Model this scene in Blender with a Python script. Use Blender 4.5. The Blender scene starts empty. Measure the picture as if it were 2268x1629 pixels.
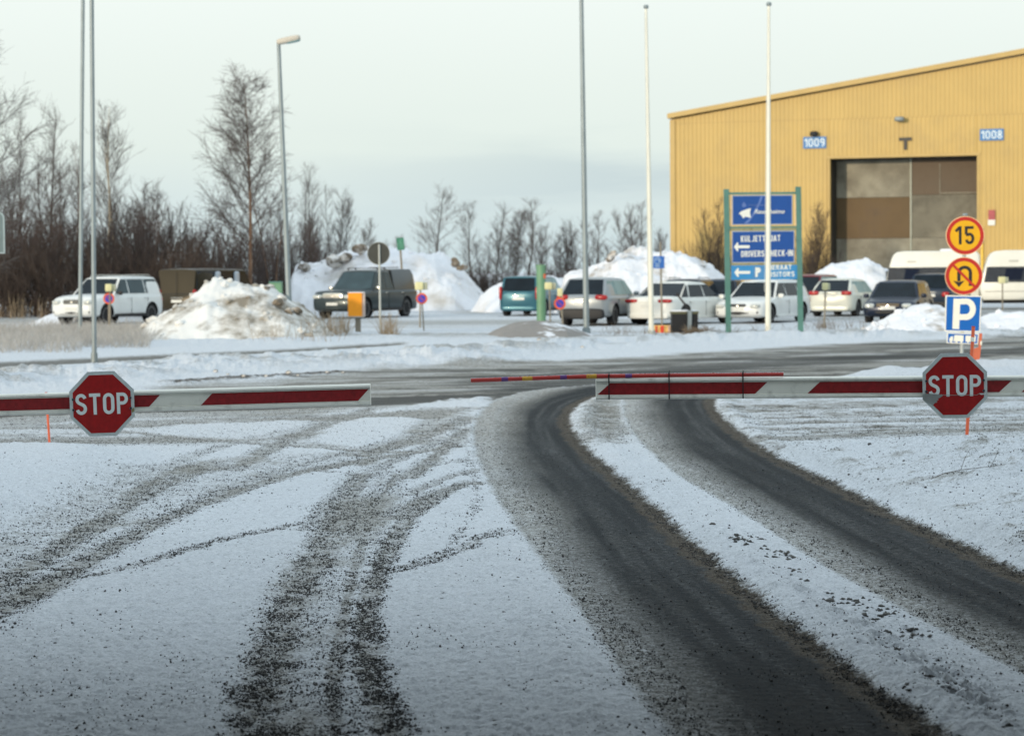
import bpy, bmesh, math, random
import numpy as np
from mathutils import Vector, Matrix
random.seed(7); RNG = np.random.default_rng(7)
R = math.radians
SC = bpy.context.scene
COL = SC.collection

# ------------------------------------------------------------ camera
FPX, IW, IH, HCAM, Y0 = 5000.0, 2268.0, 1629.0, 1.8, 602.0
PITCH = math.atan((IH/2-Y0)/FPX); ROLL = R(0.4)
Fv = Vector((0, math.cos(PITCH), -math.sin(PITCH)))
U0 = Vector((0, math.sin(PITCH), math.cos(PITCH))); R0 = Vector((1, 0, 0))
Rv = R0*math.cos(ROLL) - U0*math.sin(ROLL)
Uv = U0*math.cos(ROLL) + R0*math.sin(ROLL)
CP = Vector((0, 0, HCAM))
cd = bpy.data.cameras.new('camera'); cam = bpy.data.objects.new('camera', cd); COL.objects.link(cam)
M = Matrix((( Rv.x, Uv.x, -Fv.x, CP.x), (Rv.y, Uv.y, -Fv.y, CP.y), (Rv.z, Uv.z, -Fv.z, CP.z), (0, 0, 0, 1)))
cam.matrix_world = M
cd.sensor_width = 36; cd.lens = 36*FPX/IW; cd.clip_end = 8000; cd.clip_start = 0.1
cd.dof.use_dof = True; cd.dof.focus_distance = 14.2; cd.dof.aperture_fstop = 4.2
SC.camera = cam

# ------------------------------------------------------------ world, sun, exposure
SUN_AZ, SUN_EL = R(38), R(7)     # towards the sun: behind the camera and to its left
w = bpy.data.worlds.new('World'); SC.world = w; w.use_nodes = True
nt = w.node_tree; nt.nodes.clear()
def N(t, **k):
    n = nt.nodes.new(t)
    for a, v in k.items(): setattr(n, a, v)
    return n
out = N('ShaderNodeOutputWorld'); bg = N('ShaderNodeBackground'); tc = N('ShaderNodeTexCoord')
sky = N('ShaderNodeTexSky', sky_type='NISHITA'); sky.sun_disc = False; sky.sun_elevation = SUN_EL
sky.sun_rotation = math.pi + SUN_AZ; sky.air_density = 1.2; sky.dust_density = 2.0
sep = N('ShaderNodeSeparateXYZ'); ramp = N('ShaderNodeValToRGB')
nt.links.new(tc.outputs['Generated'], sep.inputs[0]); nt.links.new(sep.outputs[2], ramp.inputs[0])
cr = ramp.color_ramp
cr.elements[0].position = 0.0; cr.elements[0].color = (.66, .80, .84, 1)
cr.elements[1].position = 1.0; cr.elements[1].color = (1.0, 1.18, 1.32, 1)
for p, c in ((.03, (.76, .88, .88, 1)), (.055, (.86, .96, .91, 1)), (.085, (.91, 1.0, .95, 1)), (.13, (.99, 1.07, 1.03, 1)), (.24, (.88, 1.0, 1.02, 1)), (.5, (1.0, 1.16, 1.26, 1))):
    e = cr.elements.new(p); e.color = c
mp = N('ShaderNodeMapping'); mp.inputs['Scale'].default_value = (7, 7, 60); mp.inputs['Location'].default_value = (2.3, .4, 1.7)
nz = N('ShaderNodeTexNoise'); nz.inputs['Scale'].default_value = 1.0; nz.inputs['Detail'].default_value = 4
nt.links.new(tc.outputs['Generated'], mp.inputs[0]); nt.links.new(mp.outputs[0], nz.inputs['Vector'])
r2 = N('ShaderNodeValToRGB'); r2.color_ramp.elements[0].position = .42; r2.color_ramp.elements[1].position = .62
nt.links.new(nz.outputs[0], r2.inputs[0])
band = N('ShaderNodeValToRGB'); b = band.color_ramp
b.elements[0].position = .012; b.elements[0].color = (0, 0, 0, 1); b.elements[1].position = .075; b.elements[1].color = (0, 0, 0, 1)
for p, v in ((.032, .36), (.046, .42)):
    e = b.elements.new(p); e.color = (v, v, v, 1)
nt.links.new(sep.outputs[2], band.inputs[0])
mul = N('ShaderNodeMath', operation='MULTIPLY'); nt.links.new(r2.outputs[0], mul.inputs[0]); nt.links.new(band.outputs[0], mul.inputs[1])
xr = N('ShaderNodeMapRange'); xr.inputs[1].default_value = -.10; xr.inputs[2].default_value = .04; xr.inputs[3].default_value = 0.05; xr.inputs[4].default_value = 1
nt.links.new(sep.outputs[0], xr.inputs[0])
mul2 = N('ShaderNodeMath', operation='MULTIPLY'); nt.links.new(mul.outputs[0], mul2.inputs[0]); nt.links.new(xr.outputs[0], mul2.inputs[1])
mx = N('ShaderNodeMixRGB'); mx.inputs[2].default_value = (.47, .60, .68, 1)
nt.links.new(mul2.outputs[0], mx.inputs[0]); nt.links.new(ramp.outputs[0], mx.inputs[1])
# thin bright overcast veil over the clear-sky model
sm = N('ShaderNodeMixRGB', blend_type='MULTIPLY'); sm.inputs[0].default_value = 1; sm.inputs[2].default_value = (.055,)*3+(1,)
nt.links.new(sky.outputs[0], sm.inputs[1])
mm = N('ShaderNodeMixRGB'); mm.inputs[0].default_value = .90
nt.links.new(sm.outputs[0], mm.inputs[1]); nt.links.new(mx.outputs[0], mm.inputs[2])
nt.links.new(mm.outputs[0], bg.inputs[0]); bg.inputs[1].default_value = 1.0; nt.links.new(bg.outputs[0], out.inputs[0])
sd = bpy.data.lights.new('sun', 'SUN'); sd.energy = 2.5; sd.angle = R(2.5); sd.color = (1, .84, .62)
sun = bpy.data.objects.new('sun', sd); COL.objects.link(sun)
S = Vector((-math.sin(SUN_AZ)*math.cos(SUN_EL), -math.cos(SUN_AZ)*math.cos(SUN_EL), math.sin(SUN_EL)))
sun.rotation_euler = S.to_track_quat('Z', 'Y').to_euler(); sun.location = (-30, -30, 40)
SC.view_settings.view_transform = 'Standard'; SC.view_settings.look = 'None'; SC.view_settings.exposure = 0.0; SC.view_settings.gamma = 1
SC.render.resolution_x = 1024; SC.render.resolution_y = 735
SC.cycles.max_bounces = 5; SC.cycles.diffuse_bounces = 3; SC.cycles.glossy_bounces = 3

# ------------------------------------------------------------ picture -> place (calibration of the photograph)
def ray(px, py): return Fv*FPX + Rv*(px-IW/2) + Uv*(IH/2-py)
def G(px, py, z=0.0):
    d = ray(px, py); return CP + d*((z-HCAM)/d.z)
def W(px, py, y):
    d = ray(px, py); return CP + d*(y/d.y)
def Gxy(pts): return [(p.x, p.y) for p in (G(*q) for q in pts)]

# ------------------------------------------------------------ materials
def mat(name, col, rough=.6, metal=0, var=.12, vscale=6.0, bump=0.0, bscale=40, dirt=None, coat=0, spec=.5):
    m = bpy.data.materials.new(name); m.use_nodes = True; t = m.node_tree; n = t.nodes; p = n['Principled BSDF']
    p.inputs['Roughness'].default_value = rough; p.inputs['Metallic'].default_value = metal
    p.inputs['Specular IOR Level'].default_value = spec
    if coat: p.inputs['Coat Weight'].default_value = coat
    tcn = n.new('ShaderNodeTexCoord'); nz = n.new('ShaderNodeTexNoise'); nz.inputs['Scale'].default_value = vscale; nz.inputs['Detail'].default_value = 6
    t.links.new(tcn.outputs['Object'], nz.inputs['Vector'])
    mr = n.new('ShaderNodeMapRange'); mr.inputs[1].default_value = .3; mr.inputs[2].default_value = .7; mr.inputs[3].default_value = 1-var; mr.inputs[4].default_value = 1+var
    t.links.new(nz.outputs[0], mr.inputs[0])
    mu = n.new('ShaderNodeMixRGB'); mu.blend_type = 'MULTIPLY'; mu.inputs[0].default_value = 1; mu.inputs[1].default_value = (*col, 1)
    t.links.new(mr.outputs[0], mu.inputs[2]); last = mu.outputs[0]
    if dirt:
        dc, lo, hi, ds = dirt
        n2 = n.new('ShaderNodeTexNoise'); n2.inputs['Scale'].default_value = ds; n2.inputs['Detail'].default_value = 8; n2.inputs['Roughness'].default_value = .65
        t.links.new(tcn.outputs['Object'], n2.inputs['Vector'])
        m2 = n.new('ShaderNodeMapRange'); m2.inputs[1].default_value = lo; m2.inputs[2].default_value = hi
        t.links.new(n2.outputs[0], m2.inputs[0])
        mx = n.new('ShaderNodeMixRGB'); mx.inputs[2].default_value = (*dc, 1)
        t.links.new(m2.outputs[0], mx.inputs[0]); t.links.new(last, mx.inputs[1]); last = mx.outputs[0]
    t.links.new(last, p.inputs['Base Color'])
    if bump:
        n3 = n.new('ShaderNodeTexNoise'); n3.inputs['Scale'].default_value = bscale; n3.inputs['Detail'].default_value = 5
        t.links.new(tcn.outputs['Object'], n3.inputs['Vector'])
        bp = n.new('ShaderNodeBump'); bp.inputs['Strength'].default_value = bump; bp.inputs['Distance'].default_value = .02
        t.links.new(n3.outputs[0], bp.inputs['Height']); t.links.new(bp.outputs[0], p.inputs['Normal'])
    return m

GRIME = (.22, .19, .15)
steel = mat('galvanised_steel', (.25, .29, .30), .5, .35, .1, 3)
steel_l = mat('light_steel', (.42, .44, .42), .5, .2, .1, 3)
flagw = mat('white_fibreglass', (.74, .72, .62), .4, 0, .05, 2)
lampc = mat('lamp_housing', (.55, .50, .42), .5, 0, .06)
armw = mat('barrier_white', (.80, .79, .70), .35, 0, .05, 5, dirt=((.45, .44, .38), .55, .8, 9))
tape = mat('red_tape', (.26, .012, .014), .45, 0, .25, 45, dirt=((.42, .12, .10), .66, .80, 60))
signred = mat('sign_red', (.36, .007, .007), .42, 0, .18, 30, dirt=((.40, .14, .10), .66, .85, 45))
signwhite = mat('sign_white', (.78, .84, .81), .45, 0, .06, 20)
signgrey = mat('sign_border', (.56, .62, .60), .5, 0, .1, 40)
signback = mat('bare_aluminium', (.42, .44, .42), .35, .5, .15, 12)
boltm = mat('bolt_zinc', (.20, .22, .24), .35, .8, .1)
blackp = mat('black_plastic', (.012, .012, .013), .5, 0, .1)
soft_blk = mat('sign_black', (.012, .012, .012), .5, 0, .1)
pole_red = mat('red_pole', (.48, .045, .035), .38, 0, .1, 8)
frostm = mat('frost', (.78, .8, .84), .8, 0, .08, 60, bump=.5)
purple = mat('purple_tape', (.13, .04, .20), .45)
yellowt = mat('yellow_tape', (.62, .33, .03), .45, dirt=((.35, .06, .03), .6, .62, 80))
sgyel = mat('sign_yellow', (.74, .38, .0), .4, 0, .05)
sgred = mat('sign_rim_red', (.46, .018, .010), .4, 0, .06)
sgrim = mat('sign_rim_pale', (.80, .55, .30), .5)
sgblue = mat('parking_blue', (.0, .11, .42), .4, 0, .05)
sgcream = mat('sign_cream', (.80, .77, .66), .45, 0, .04)
orangep = mat('orange_marker', (.82, .14, .05), .5, 0, .06)
nopk_r = mat('no_parking_red', (.68, .10, .03), .5)
nopk_b = mat('no_parking_blue', (.02, .04, .42), .5)
nopk_m = mat('no_parking_bar', (.22, .03, .22), .5)
greenp = mat('green_paint', (.075, .19, .16), .55, 0, .1, 3, dirt=((.03, .06, .05), .6, .9, 5))
deepblue = mat('deep_blue_panel', (.003, .06, .27), .45, 0, .06)
midblue = mat('light_blue_panel', (.03, .22, .48), .45, 0, .06)
pframe = mat('panel_frame', (.28, .33, .40), .5)
olive = mat('olive_rail', (.24, .24, .13), .6, dirt=((.12, .09, .03), .55, .7, 4))
swhite = mat('lettering_white', (.70, .71, .66), .5, 0, .03)
sswoosh = mat('swoosh_blue', (.10, .17, .42), .5)
cream = mat('cream_box', (.66, .62, .34), .5, 0, .08)
postbr = mat('weathered_post', (.24, .21, .16), .7, 0, .15)
glass = mat('dark_glass', (.006, .011, .016), .12, 0, .3, 2, spec=.22)
dimglass = mat('dim_window', (.035, .06, .07), .25, 0, .2, 2, spec=.3)
tealglass = mat('see_through_window', (.17, .30, .31), .35, 0, .15, 2)
tyre = mat('tyre_rubber', (.010, .010, .011), .85, 0, .2)
rimm = mat('wheel_alloy', (.20, .20, .20), .4, .6, .2)
trimk = mat('black_trim', (.010, .010, .011), .6, 0, .2)
chrome = mat('chrome', (.65, .62, .55), .2, .9, .05)
lampg = mat('headlamp_glass', (.55, .56, .52), .12, .2, .3, 15)
tailr = mat('tail_lamp', (.38, .01, .01), .25, 0, .2, 10)
platem = mat('number_plate', (.62, .62, .58), .5, 0, .15, 30)
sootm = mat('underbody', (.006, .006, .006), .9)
def paint(name, c, metal=.0, dirt=.68, dc=(.33, .30, .25)):
    return mat(name, c, .32, metal, .05, 2, dirt=(dc, dirt, dirt+.25, 3.5), coat=.12, spec=.35)

# ------------------------------------------------------------ mesh builder
class MB:
    def __init__(s): s.v = []; s.f = []; s.m = []; s.mats = []
    def mi(s, m):
        if m not in s.mats: s.mats.append(m)
        return s.mats.index(m)
    def add(s, vs, fs, m):
        o = len(s.v); k = s.mi(m)
        s.v += [tuple(v) for v in vs]; s.f += [tuple(i+o for i in f) for f in fs]; s.m += [k]*len(fs); return s
    def box(s, c, d, m, rz=0):
        x, y, z = d[0]/2, d[1]/2, d[2]/2; cz, sz = math.cos(rz), math.sin(rz)
        vs = [(c[0]+a*x*cz-b_*y*sz, c[1]+a*x*sz+b_*y*cz, c[2]+e*z) for a in (-1, 1) for b_ in (-1, 1) for e in (-1, 1)]
        return s.add(vs, [(0, 1, 3, 2), (4, 6, 7, 5), (0, 4, 5, 1), (2, 3, 7, 6), (0, 2, 6, 4), (1, 5, 7, 3)], m)
    def rbox(s, c, d, m, n=5, seg=10):      # superellipsoid: a box with soft edges
        vs = []; e = 2.0/n
        pw = lambda t: math.copysign(abs(t)**e, t)
        for i in range(seg+1):
            th = -math.pi/2+math.pi*i/seg
            for j in range(2*seg):
                ph = math.pi*j/seg
                vs.append((c[0]+d[0]/2*pw(math.cos(th))*pw(math.cos(ph)), c[1]+d[1]/2*pw(math.cos(th))*pw(math.sin(ph)), c[2]+d[2]/2*pw(math.sin(th))))
        w2 = 2*seg
        fs = [(i*w2+j, i*w2+(j+1) % w2, (i+1)*w2+(j+1) % w2, (i+1)*w2+j) for i in range(seg) for j in range(w2)]
        return s.add(vs, fs, m)
    def tube(s, pts, rad, m, n=10, caps=True):
        pts = [Vector(p) for p in pts]; vs = []; fs = []
        if not hasattr(rad, '__len__'): rad = [rad]*len(pts)
        for i, p in enumerate(pts):
            a = pts[min(i+1, len(pts)-1)]-pts[max(i-1, 0)]; a.normalize()
            u = a.cross(Vector((0, 0, 1))) if abs(a.z) < .9 else a.cross(Vector((0, 1, 0)))
            u.normalize(); v = a.cross(u)
            for k in range(n):
                t = 2*math.pi*k/n; vs.append(p+(u*math.cos(t)+v*math.sin(t))*rad[i])
        for i in range(len(pts)-1):
            for k in range(n): fs.append((i*n+k, i*n+(k+1) % n, (i+1)*n+(k+1) % n, (i+1)*n+k))
        if caps: fs += [tuple(range(n))[::-1], tuple(range((len(pts)-1)*n, len(pts)*n))]
        return s.add(vs, fs, m)
    def prism(s, poly, y0, y1, m):          # poly in (x,z), extruded along y, front face at y0
        n = len(poly); vs = [(p[0], y0, p[1]) for p in poly]+[(p[0], y1, p[1]) for p in poly]
        fs = [tuple(range(n)), tuple(range(n, 2*n))[::-1]]+[(i, i+n, (i+1) % n+n, (i+1) % n) for i in range(n)]
        return s.add(vs, fs, m)
    def loft(s, rings, m, close=True):
        n = len(rings[0]); vs = [p for r_ in rings for p in r_]
        fs = [(i*n+k, i*n+(k+1) % n, (i+1)*n+(k+1) % n, (i+1)*n+k) for i in range(len(rings)-1) for k in range(n)]
        if close: fs += [tuple(range(n))[::-1], tuple(range((len(rings)-1)*n, len(rings)*n))]
        return s.add(vs, fs, m)
    def disc(s, c, r_, y0, y1, m, n=48): return s.prism([(c[0]+r_*math.cos(2*math.pi*i/n), c[1]+r_*math.sin(2*math.pi*i/n)) for i in range(n)], y0, y1, m)
    def ring(s, c, ro, ri, y0, y1, m, n=48):
        vs = []; fs = []
        for i in range(n):
            a = 2*math.pi*i/n
            for r_ in (ro, ri):
                for y in (y0, y1): vs.append((c[0]+r_*math.cos(a), y, c[1]+r_*math.sin(a)))
        for i in range(n):
            a, b_ = 4*i, 4*((i+1) % n)
            fs += [(a, b_, b_+2, a+2), (a+1, a+3, b_+3, b_+1), (a, a+1, b_+1, b_), (a+2, b_+2, b_+3, a+3)]
        return s.add(vs, fs, m)
    def ribbon(s, pts, wd, y0, y1, m, closed=False):
        P = [Vector(p) for p in pts]; n = len(P); vs = []; fs = []
        for i, p in enumerate(P):
            if closed: a, c = P[i-1], P[(i+1) % n]
            else: a, c = P[max(i-1, 0)], P[min(i+1, n-1)]
            d1 = (p-a) if (p-a).length > 1e-9 else (c-p); d2 = (c-p) if (c-p).length > 1e-9 else (p-a)
            d1.normalize(); d2.normalize(); t = (d1+d2)
            t = t.normalized() if t.length > 1e-6 else d1
            nn = Vector((-t.y, t.x)); k = 1/max(.5, abs(nn.dot(Vector((-d1.y, d1.x)))))
            for sg in (1, -1):
                q = p+nn*sg*wd/2*k
                for y in (y0, y1): vs.append((q.x, y, q.y))
        for i in range(n if closed else n-1):
            a, b_ = 4*i, 4*((i+1) % n)
            fs += [(a, b_, b_+2, a+2), (a+1, a+3, b_+3, b_+1), (a, a+1, b_+1, b_), (a+2, b_+2, b_+3, a+3)]
        if not closed: fs += [(0, 2, 3, 1), (4*n-4, 4*n-3, 4*n-1, 4*n-2)]
        return s.add(vs, fs, m)
    def build(s, name, parent=None, smooth=False, loc=(0, 0, 0), rot=(0, 0, 0), angle=None):
        me = bpy.data.meshes.new(name); me.from_pydata(s.v, [], s.f); me.update()
        for m in s.mats: me.materials.append(m)
        me.polygons.foreach_set('material_index', s.m)
        bm = bmesh.new(); bm.from_mesh(me); bmesh.ops.recalc_face_normals(bm, faces=bm.faces); bm.to_mesh(me); bm.free()
        if smooth:
            me.polygons.foreach_set('use_smooth', [True]*len(me.polygons))
            if angle: me.set_sharp_from_angle(angle=R(angle))
        o = bpy.data.objects.new(name, me); COL.objects.link(o); o.location = loc; o.rotation_euler = rot
        if parent: o.parent = parent
        return o
def tag(o, label=None, cat=None, group=None, kind=None):
    if label: o['label'] = label
    if cat: o['category'] = cat
    if group: o['group'] = group
    if kind: o['kind'] = kind
    return o
def empty(name, loc, rz=0, label=None, cat=None, group=None):
    o = bpy.data.objects.new(name, None); COL.objects.link(o); o.location = loc; o.rotation_euler = (0, 0, rz); o.empty_display_size = .2
    return tag(o, label, cat, group)

# ------------------------------------------------------------ numpy noise and fields
def hash2(ix, iy, seed):
    h = (ix.astype(np.int64)*374761393+iy.astype(np.int64)*668265263+seed*1442695041) & 0xffffffff
    h = ((h ^ (h >> 13))*1274126177) & 0xffffffff
    return ((h ^ (h >> 16)) & 0xffff)/65535.0
def vnoise(x, y, seed=0):
    ix, iy = np.floor(x), np.floor(y); fx, fy = x-ix, y-iy; fx = fx*fx*(3-2*fx); fy = fy*fy*(3-2*fy)
    a, b_, c, d = hash2(ix, iy, seed), hash2(ix+1, iy, seed), hash2(ix, iy+1, seed), hash2(ix+1, iy+1, seed)
    return (a*(1-fx)+b_*fx)*(1-fy)+(c*(1-fx)+d*fx)*fy
def fbm(x, y, seed=0, o=4):
    r_ = 0; a = .5; t = 0
    for k in range(o): r_ = r_+a*vnoise(x, y, seed+k*17); t += a; a *= .55; x = x*2.03+5.1; y = y*2.03-3.7
    return r_/t
def sstep(a, b_, x): t = np.clip((x-a)/(b_-a), 0, 1); return t*t*(3-2*t)
def sdpoly(X, Y, pts):      # signed distance, positive inside
    P = np.array(pts); n = len(P); d = np.full(X.shape, 1e18); ins = np.zeros(X.shape, bool)
    for i in range(n):
        ax, ay = P[i]; bx, by = P[(i+1) % n]; ex, ey = bx-ax, by-ay
        t = np.clip(((X-ax)*ex+(Y-ay)*ey)/(ex*ex+ey*ey+1e-12), 0, 1)
        d = np.minimum(d, (X-ax-t*ex)**2+(Y-ay-t*ey)**2)
        c = ((ay > Y) != (by > Y)) & (X < (bx-ax)*(Y-ay)/((by-ay) if by != ay else 1e-12)+ax); ins ^= c
    d = np.sqrt(d); return np.where(ins, d, -d)
def dline(X, Y, pts, wid=None):
    P = np.array(pts); d = np.full(X.shape, 1e9)
    for i in range(len(P)-1):
        ax, ay = P[i]; bx, by = P[i+1]; ex, ey = bx-ax, by-ay
        t = np.clip(((X-ax)*ex+(Y-ay)*ey)/(ex*ex+ey*ey+1e-12), 0, 1)
        d = np.minimum(d, np.hypot(X-ax-t*ex, Y-ay-t*ey))
    return d
def smooth_line(p, it=2):
    for _ in range(it):
        q = [p[0]]
        for a, c in zip(p[:-1], p[1:]): q += [(a[0]*.75+c[0]*.25, a[1]*.75+c[1]*.25), (a[0]*.25+c[0]*.75, a[1]*.25+c[1]*.75)]
        q.append(p[-1]); p = q
    return p
SL = smooth_line
# -- outlines on the ground, measured in the photograph's picture and laid on the ground plane
l1_out_l = [(1330, 850), (1180, 862), (1090, 885), (1052, 915), (1040, 960), (1048, 1010), (1072, 1065), (1110, 1130), (1190, 1240), (1262, 1335), (1340, 1450), (1420, 1560), (1485, 1640), (1640, 1850)]
l1_in_l = [(1400, 846), (1300, 852), (1225, 868), (1165, 895), (1135, 930), (1130, 985), (1160, 1055), (1205, 1120), (1265, 1200), (1325, 1300), (1385, 1400), (1470, 1520), (1560, 1640), (1700, 1850)]
l1_r = [(1420, 862), (1330, 872), (1268, 895), (1246, 925), (1254, 955), (1290, 1000), (1338, 1042), (1396, 1092), (1480, 1172), (1600, 1280), (1750, 1402), (1920, 1530), (2055, 1640), (2330, 1850)]
l2_out_l = [(1420, 862), (1378, 880), (1372, 915), (1395, 960), (1440, 1008), (1500, 1058), (1600, 1112), (1700, 1178), (1810, 1250), (1950, 1330), (2100, 1410), (2268, 1500), (2800, 1780)]
l2_in_l = [(1500, 858), (1420, 885), (1425, 920), (1475, 975), (1540, 1030), (1640, 1088), (1745, 1150), (1860, 1212), (1970, 1275), (2090, 1340), (2268, 1425), (2800, 1680)]
l2_r = [(1620, 858), (1560, 885), (1590, 930), (1645, 975), (1720, 1020), (1850, 1080), (1980, 1148), (2100, 1205), (2268, 1285), (2800, 1530)]
POLY = {}
POLY['l1o'] = Gxy(SL(l1_out_l)+SL(l1_r)[::-1]); POLY['l1i'] = Gxy(SL(l1_in_l)+SL(l1_r)[::-1])
POLY['l2o'] = Gxy(SL(l2_out_l)+SL(l2_r)[::-1]); POLY['l2i'] = Gxy(SL(l2_in_l)+SL(l2_r)[::-1])
POLY['t1'] = Gxy(SL([(480, 1800), (490, 1629), (530, 1450), (600, 1300), (690, 1170), (735, 1070), (790, 1030), (900, 1030), (905, 1070), (880, 1130), (870, 1180), (838, 1300), (835, 1450), (872, 1540), (892, 1629), (900, 1800)], 1))
POLY['t1edge'] = Gxy(SL([(1000, 1090), (930, 1125), (885, 1170), (855, 1230), (815, 1320), (805, 1450), (840, 1560), (870, 1640), (880, 1800)]))
POLY['t1l'] = Gxy(SL([(560, 1640), (600, 1480), (640, 1340), (710, 1220), (760, 1120), (800, 1050)]))
POLY['t1m'] = Gxy(SL([(740, 1640), (735, 1500), (770, 1330), (800, 1200), (840, 1110), (880, 1050)]))
POLY['t2'] = Gxy(SL([(-200, 1380), (0, 1265), (100, 1205), (230, 1112), (330, 1052), (420, 1022), (560, 1010), (690, 1005), (820, 1002), (850, 1030), (760, 1034), (650, 1056), (540, 1092), (420, 1145), (300, 1210), (180, 1282), (100, 1330), (0, 1400), (-200, 1520)], 1))
POLY['t2a'] = Gxy(SL([(-100, 1350), (120, 1225), (260, 1130), (380, 1060), (520, 1030)]))
POLY['t2b'] = Gxy(SL([(-100, 1400), (60, 1320), (200, 1235), (360, 1150), (520, 1088), (680, 1040), (800, 1020)]))
STROKES = [  # (points, half width m, dirt, grit)
 ([(1640, 978), (1800, 968), (2000, 957), (2268, 950), (2700, 945)], .35, .85, .5),
 ([(690, 1175), (740, 1110), (800, 1060), (870, 1020), (960, 985), (1030, 960)], .12, .5, .8),
 ([(760, 1180), (830, 1100), (900, 1050), (990, 1000), (1040, 975)], .10, .4, .7),
 ([(420, 1120), (560, 1060), (700, 1020), (820, 990), (900, 970)], .12, .5, .7),
 ([(300, 1075), (420, 1010), (540, 975), (660, 950), (780, 925)], .14, .4, .5),
 ([(500, 1030), (620, 1040), (760, 1050), (900, 1045), (1040, 1020)], .10, .4, .7),
 ([(600, 905), (760, 885), (960, 870), (1180, 862)], .25, .6, .3),
 ([(1000, 1210), (1060, 1130), (1050, 1060), (1035, 1000)], .04, .25, .4),
 ([(190, 1280), (330, 1248), (440, 1210), (560, 1182), (680, 1160), (760, 1148)], .07, .45, .8),
 ([(835, 1280), (930, 1250), (1010, 1225), (1075, 1195), (1125, 1178)], .09, .4, .9),
 ([(260, 955), (420, 972), (650, 987), (780, 998), (900, 1004), (1010, 990)], .13, .8, .8),
 ([(800, 1010), (880, 985), (960, 958), (1040, 925)], .2, .8, .9),
 ([(900, 1060), (945, 1030), (985, 995), (1035, 950)], .13, .75, .9),
 ([(570, 1008), (640, 972), (740, 932), (840, 900)], .16, .75, .9),
 ([(640, 1052), (760, 1028), (850, 1012), (950, 1000)], .16, .8, .9),
 ([(870, 1150), (950, 1100), (1020, 1078), (1070, 1070)], .14, .7, 1.),
 ([(900, 1100), (960, 1070), (1040, 1048), (1065, 1040)], .08, .6, .9),
 ([(0, 940), (260, 942), (520, 935), (760, 922), (1040, 905)], .22, .7, .6),
 ([(-50, 965), (150, 968), (300, 975)], .15, .6, .6),
 ([(1250, 985), (1310, 968), (1400, 950), (1480, 930)], .3, .75, .5),
 ([(830, 905), (930, 893), (1060, 880)], .12, .6, .6),
 ([(330, 1035), (260, 1085), (150, 1150), (0, 1225), (-100, 1270)], .35, .45, .25),
 ([(1400, 1075), (1430, 1085), (1480, 1068)], .05, .3, .7),
]
STR = [(Gxy(SL(p)), a, c, g) for p, a, c, g in STROKES]
POLY['road'] = Gxy([(-900, 960), (-300, 925), (0, 903), (380, 852), (600, 836), (800, 819), (1000, 808), (1300, 795), (1600, 776), (1900, 758), (2268, 744), (3000, 722), (3000, 775), (2268, 798), (1990, 830), (1820, 850), (1680, 868), (1500, 880), (1200, 886), (1000, 895), (700, 922), (400, 926), (0, 945), (-900, 1010)])
POLY['left_mix'] = Gxy([(-900, 1010), (0, 930), (400, 925), (700, 920), (1000, 900), (1060, 905), (1000, 985), (780, 998), (650, 987), (350, 990), (0, 993), (-900, 1060)])
POLY['snow_a'] = Gxy(SL([(685, 980), (740, 940), (830, 922), (940, 925), (900, 950), (850, 985), (810, 994)], 1))
POLY['snow_b'] = Gxy(SL([(300, 958), (420, 935), (640, 930), (700, 935), (620, 965), (560, 975), (430, 968)], 1))
POLY['snow_c'] = Gxy([(905, 900), (1000, 883), (1090, 880), (1060, 898), (1000, 903)])
POLY['right_mix'] = Gxy([(1560, 885), (1680, 868), (1820, 850), (2268, 870), (3000, 870), (3000, 1010), (2268, 985), (1900, 990), (1720, 1000), (1640, 970)])
POLY['mid_mix'] = Gxy([(1270, 885), (1400, 875), (1430, 930), (1420, 985), (1300, 1000), (1252, 950)])
POLY['r3'] = Gxy([(1712, 1003), (1900, 1008), (2268, 1018), (3200, 1040), (3200, 1500), (2700, 1440), (2500, 1372), (2268, 1262), (2150, 1205), (2000, 1135), (1850, 1066), (1760, 1025)])
POLY['r4'] = Gxy([(-900, 985), (0, 1002), (200, 1003), (285, 1015), (250, 1060), (150, 1120), (0, 1185), (-300, 1330), (-900, 1500)])
POLY['r5'] = Gxy([(1790, 848), (1960, 833), (2268, 822), (3200, 810), (3200, 868), (2268, 880), (1950, 872)])
POLY['bare'] = Gxy([(1700, 1010), (1660, 985), (1600, 950), (1575, 905), (1640, 935), (1700, 975), (1790, 1000)])
POLY['path'] = Gxy([(-600, 835), (0, 800), (330, 785), (660, 771), (900, 759), (900, 764), (660, 778), (330, 796), (0, 815), (-600, 860)])
RD1 = Gxy(SL([(1230, 862), (1330, 838), (1480, 822), (1700, 805), (2000, 788), (2268, 774), (2700, 755)])); RD2 = Gxy(SL([(1050, 850), (1250, 825), (1500, 800), (1900, 775), (2268, 756), (2700, 738)])); RD3 = Gxy(SL([(500, 865), (800, 845), (1050, 832), (1300, 818)]))
LR1 = Gxy(SL(l1_r)); LR2 = Gxy(SL(l2_r)); LO1 = Gxy(SL(l1_out_l)); LO2 = Gxy(SL(l2_out_l))
POLY['cstrip_soot'] = Gxy([(1560, 1150), (1700, 1290), (1900, 1440), (2150, 1610), (2268, 1640), (2268, 1560), (2100, 1470), (1950, 1390), (1820, 1330), (1700, 1260)])
RIDGES = [(Gxy(SL([(-500, 880), (0, 850), (200, 838), (400, 822), (600, 812), (800, 803), (900, 803)])), 2.2, .22),
          (Gxy(SL([(930, 800), (1050, 782), (1300, 764), (1600, 752), (2000, 745), (2600, 735)])), 1.7, .2),
          (Gxy(SL([(-500, 760), (0, 745), (300, 745), (600, 758), (850, 745)])), 4.5, .10)]
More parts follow.
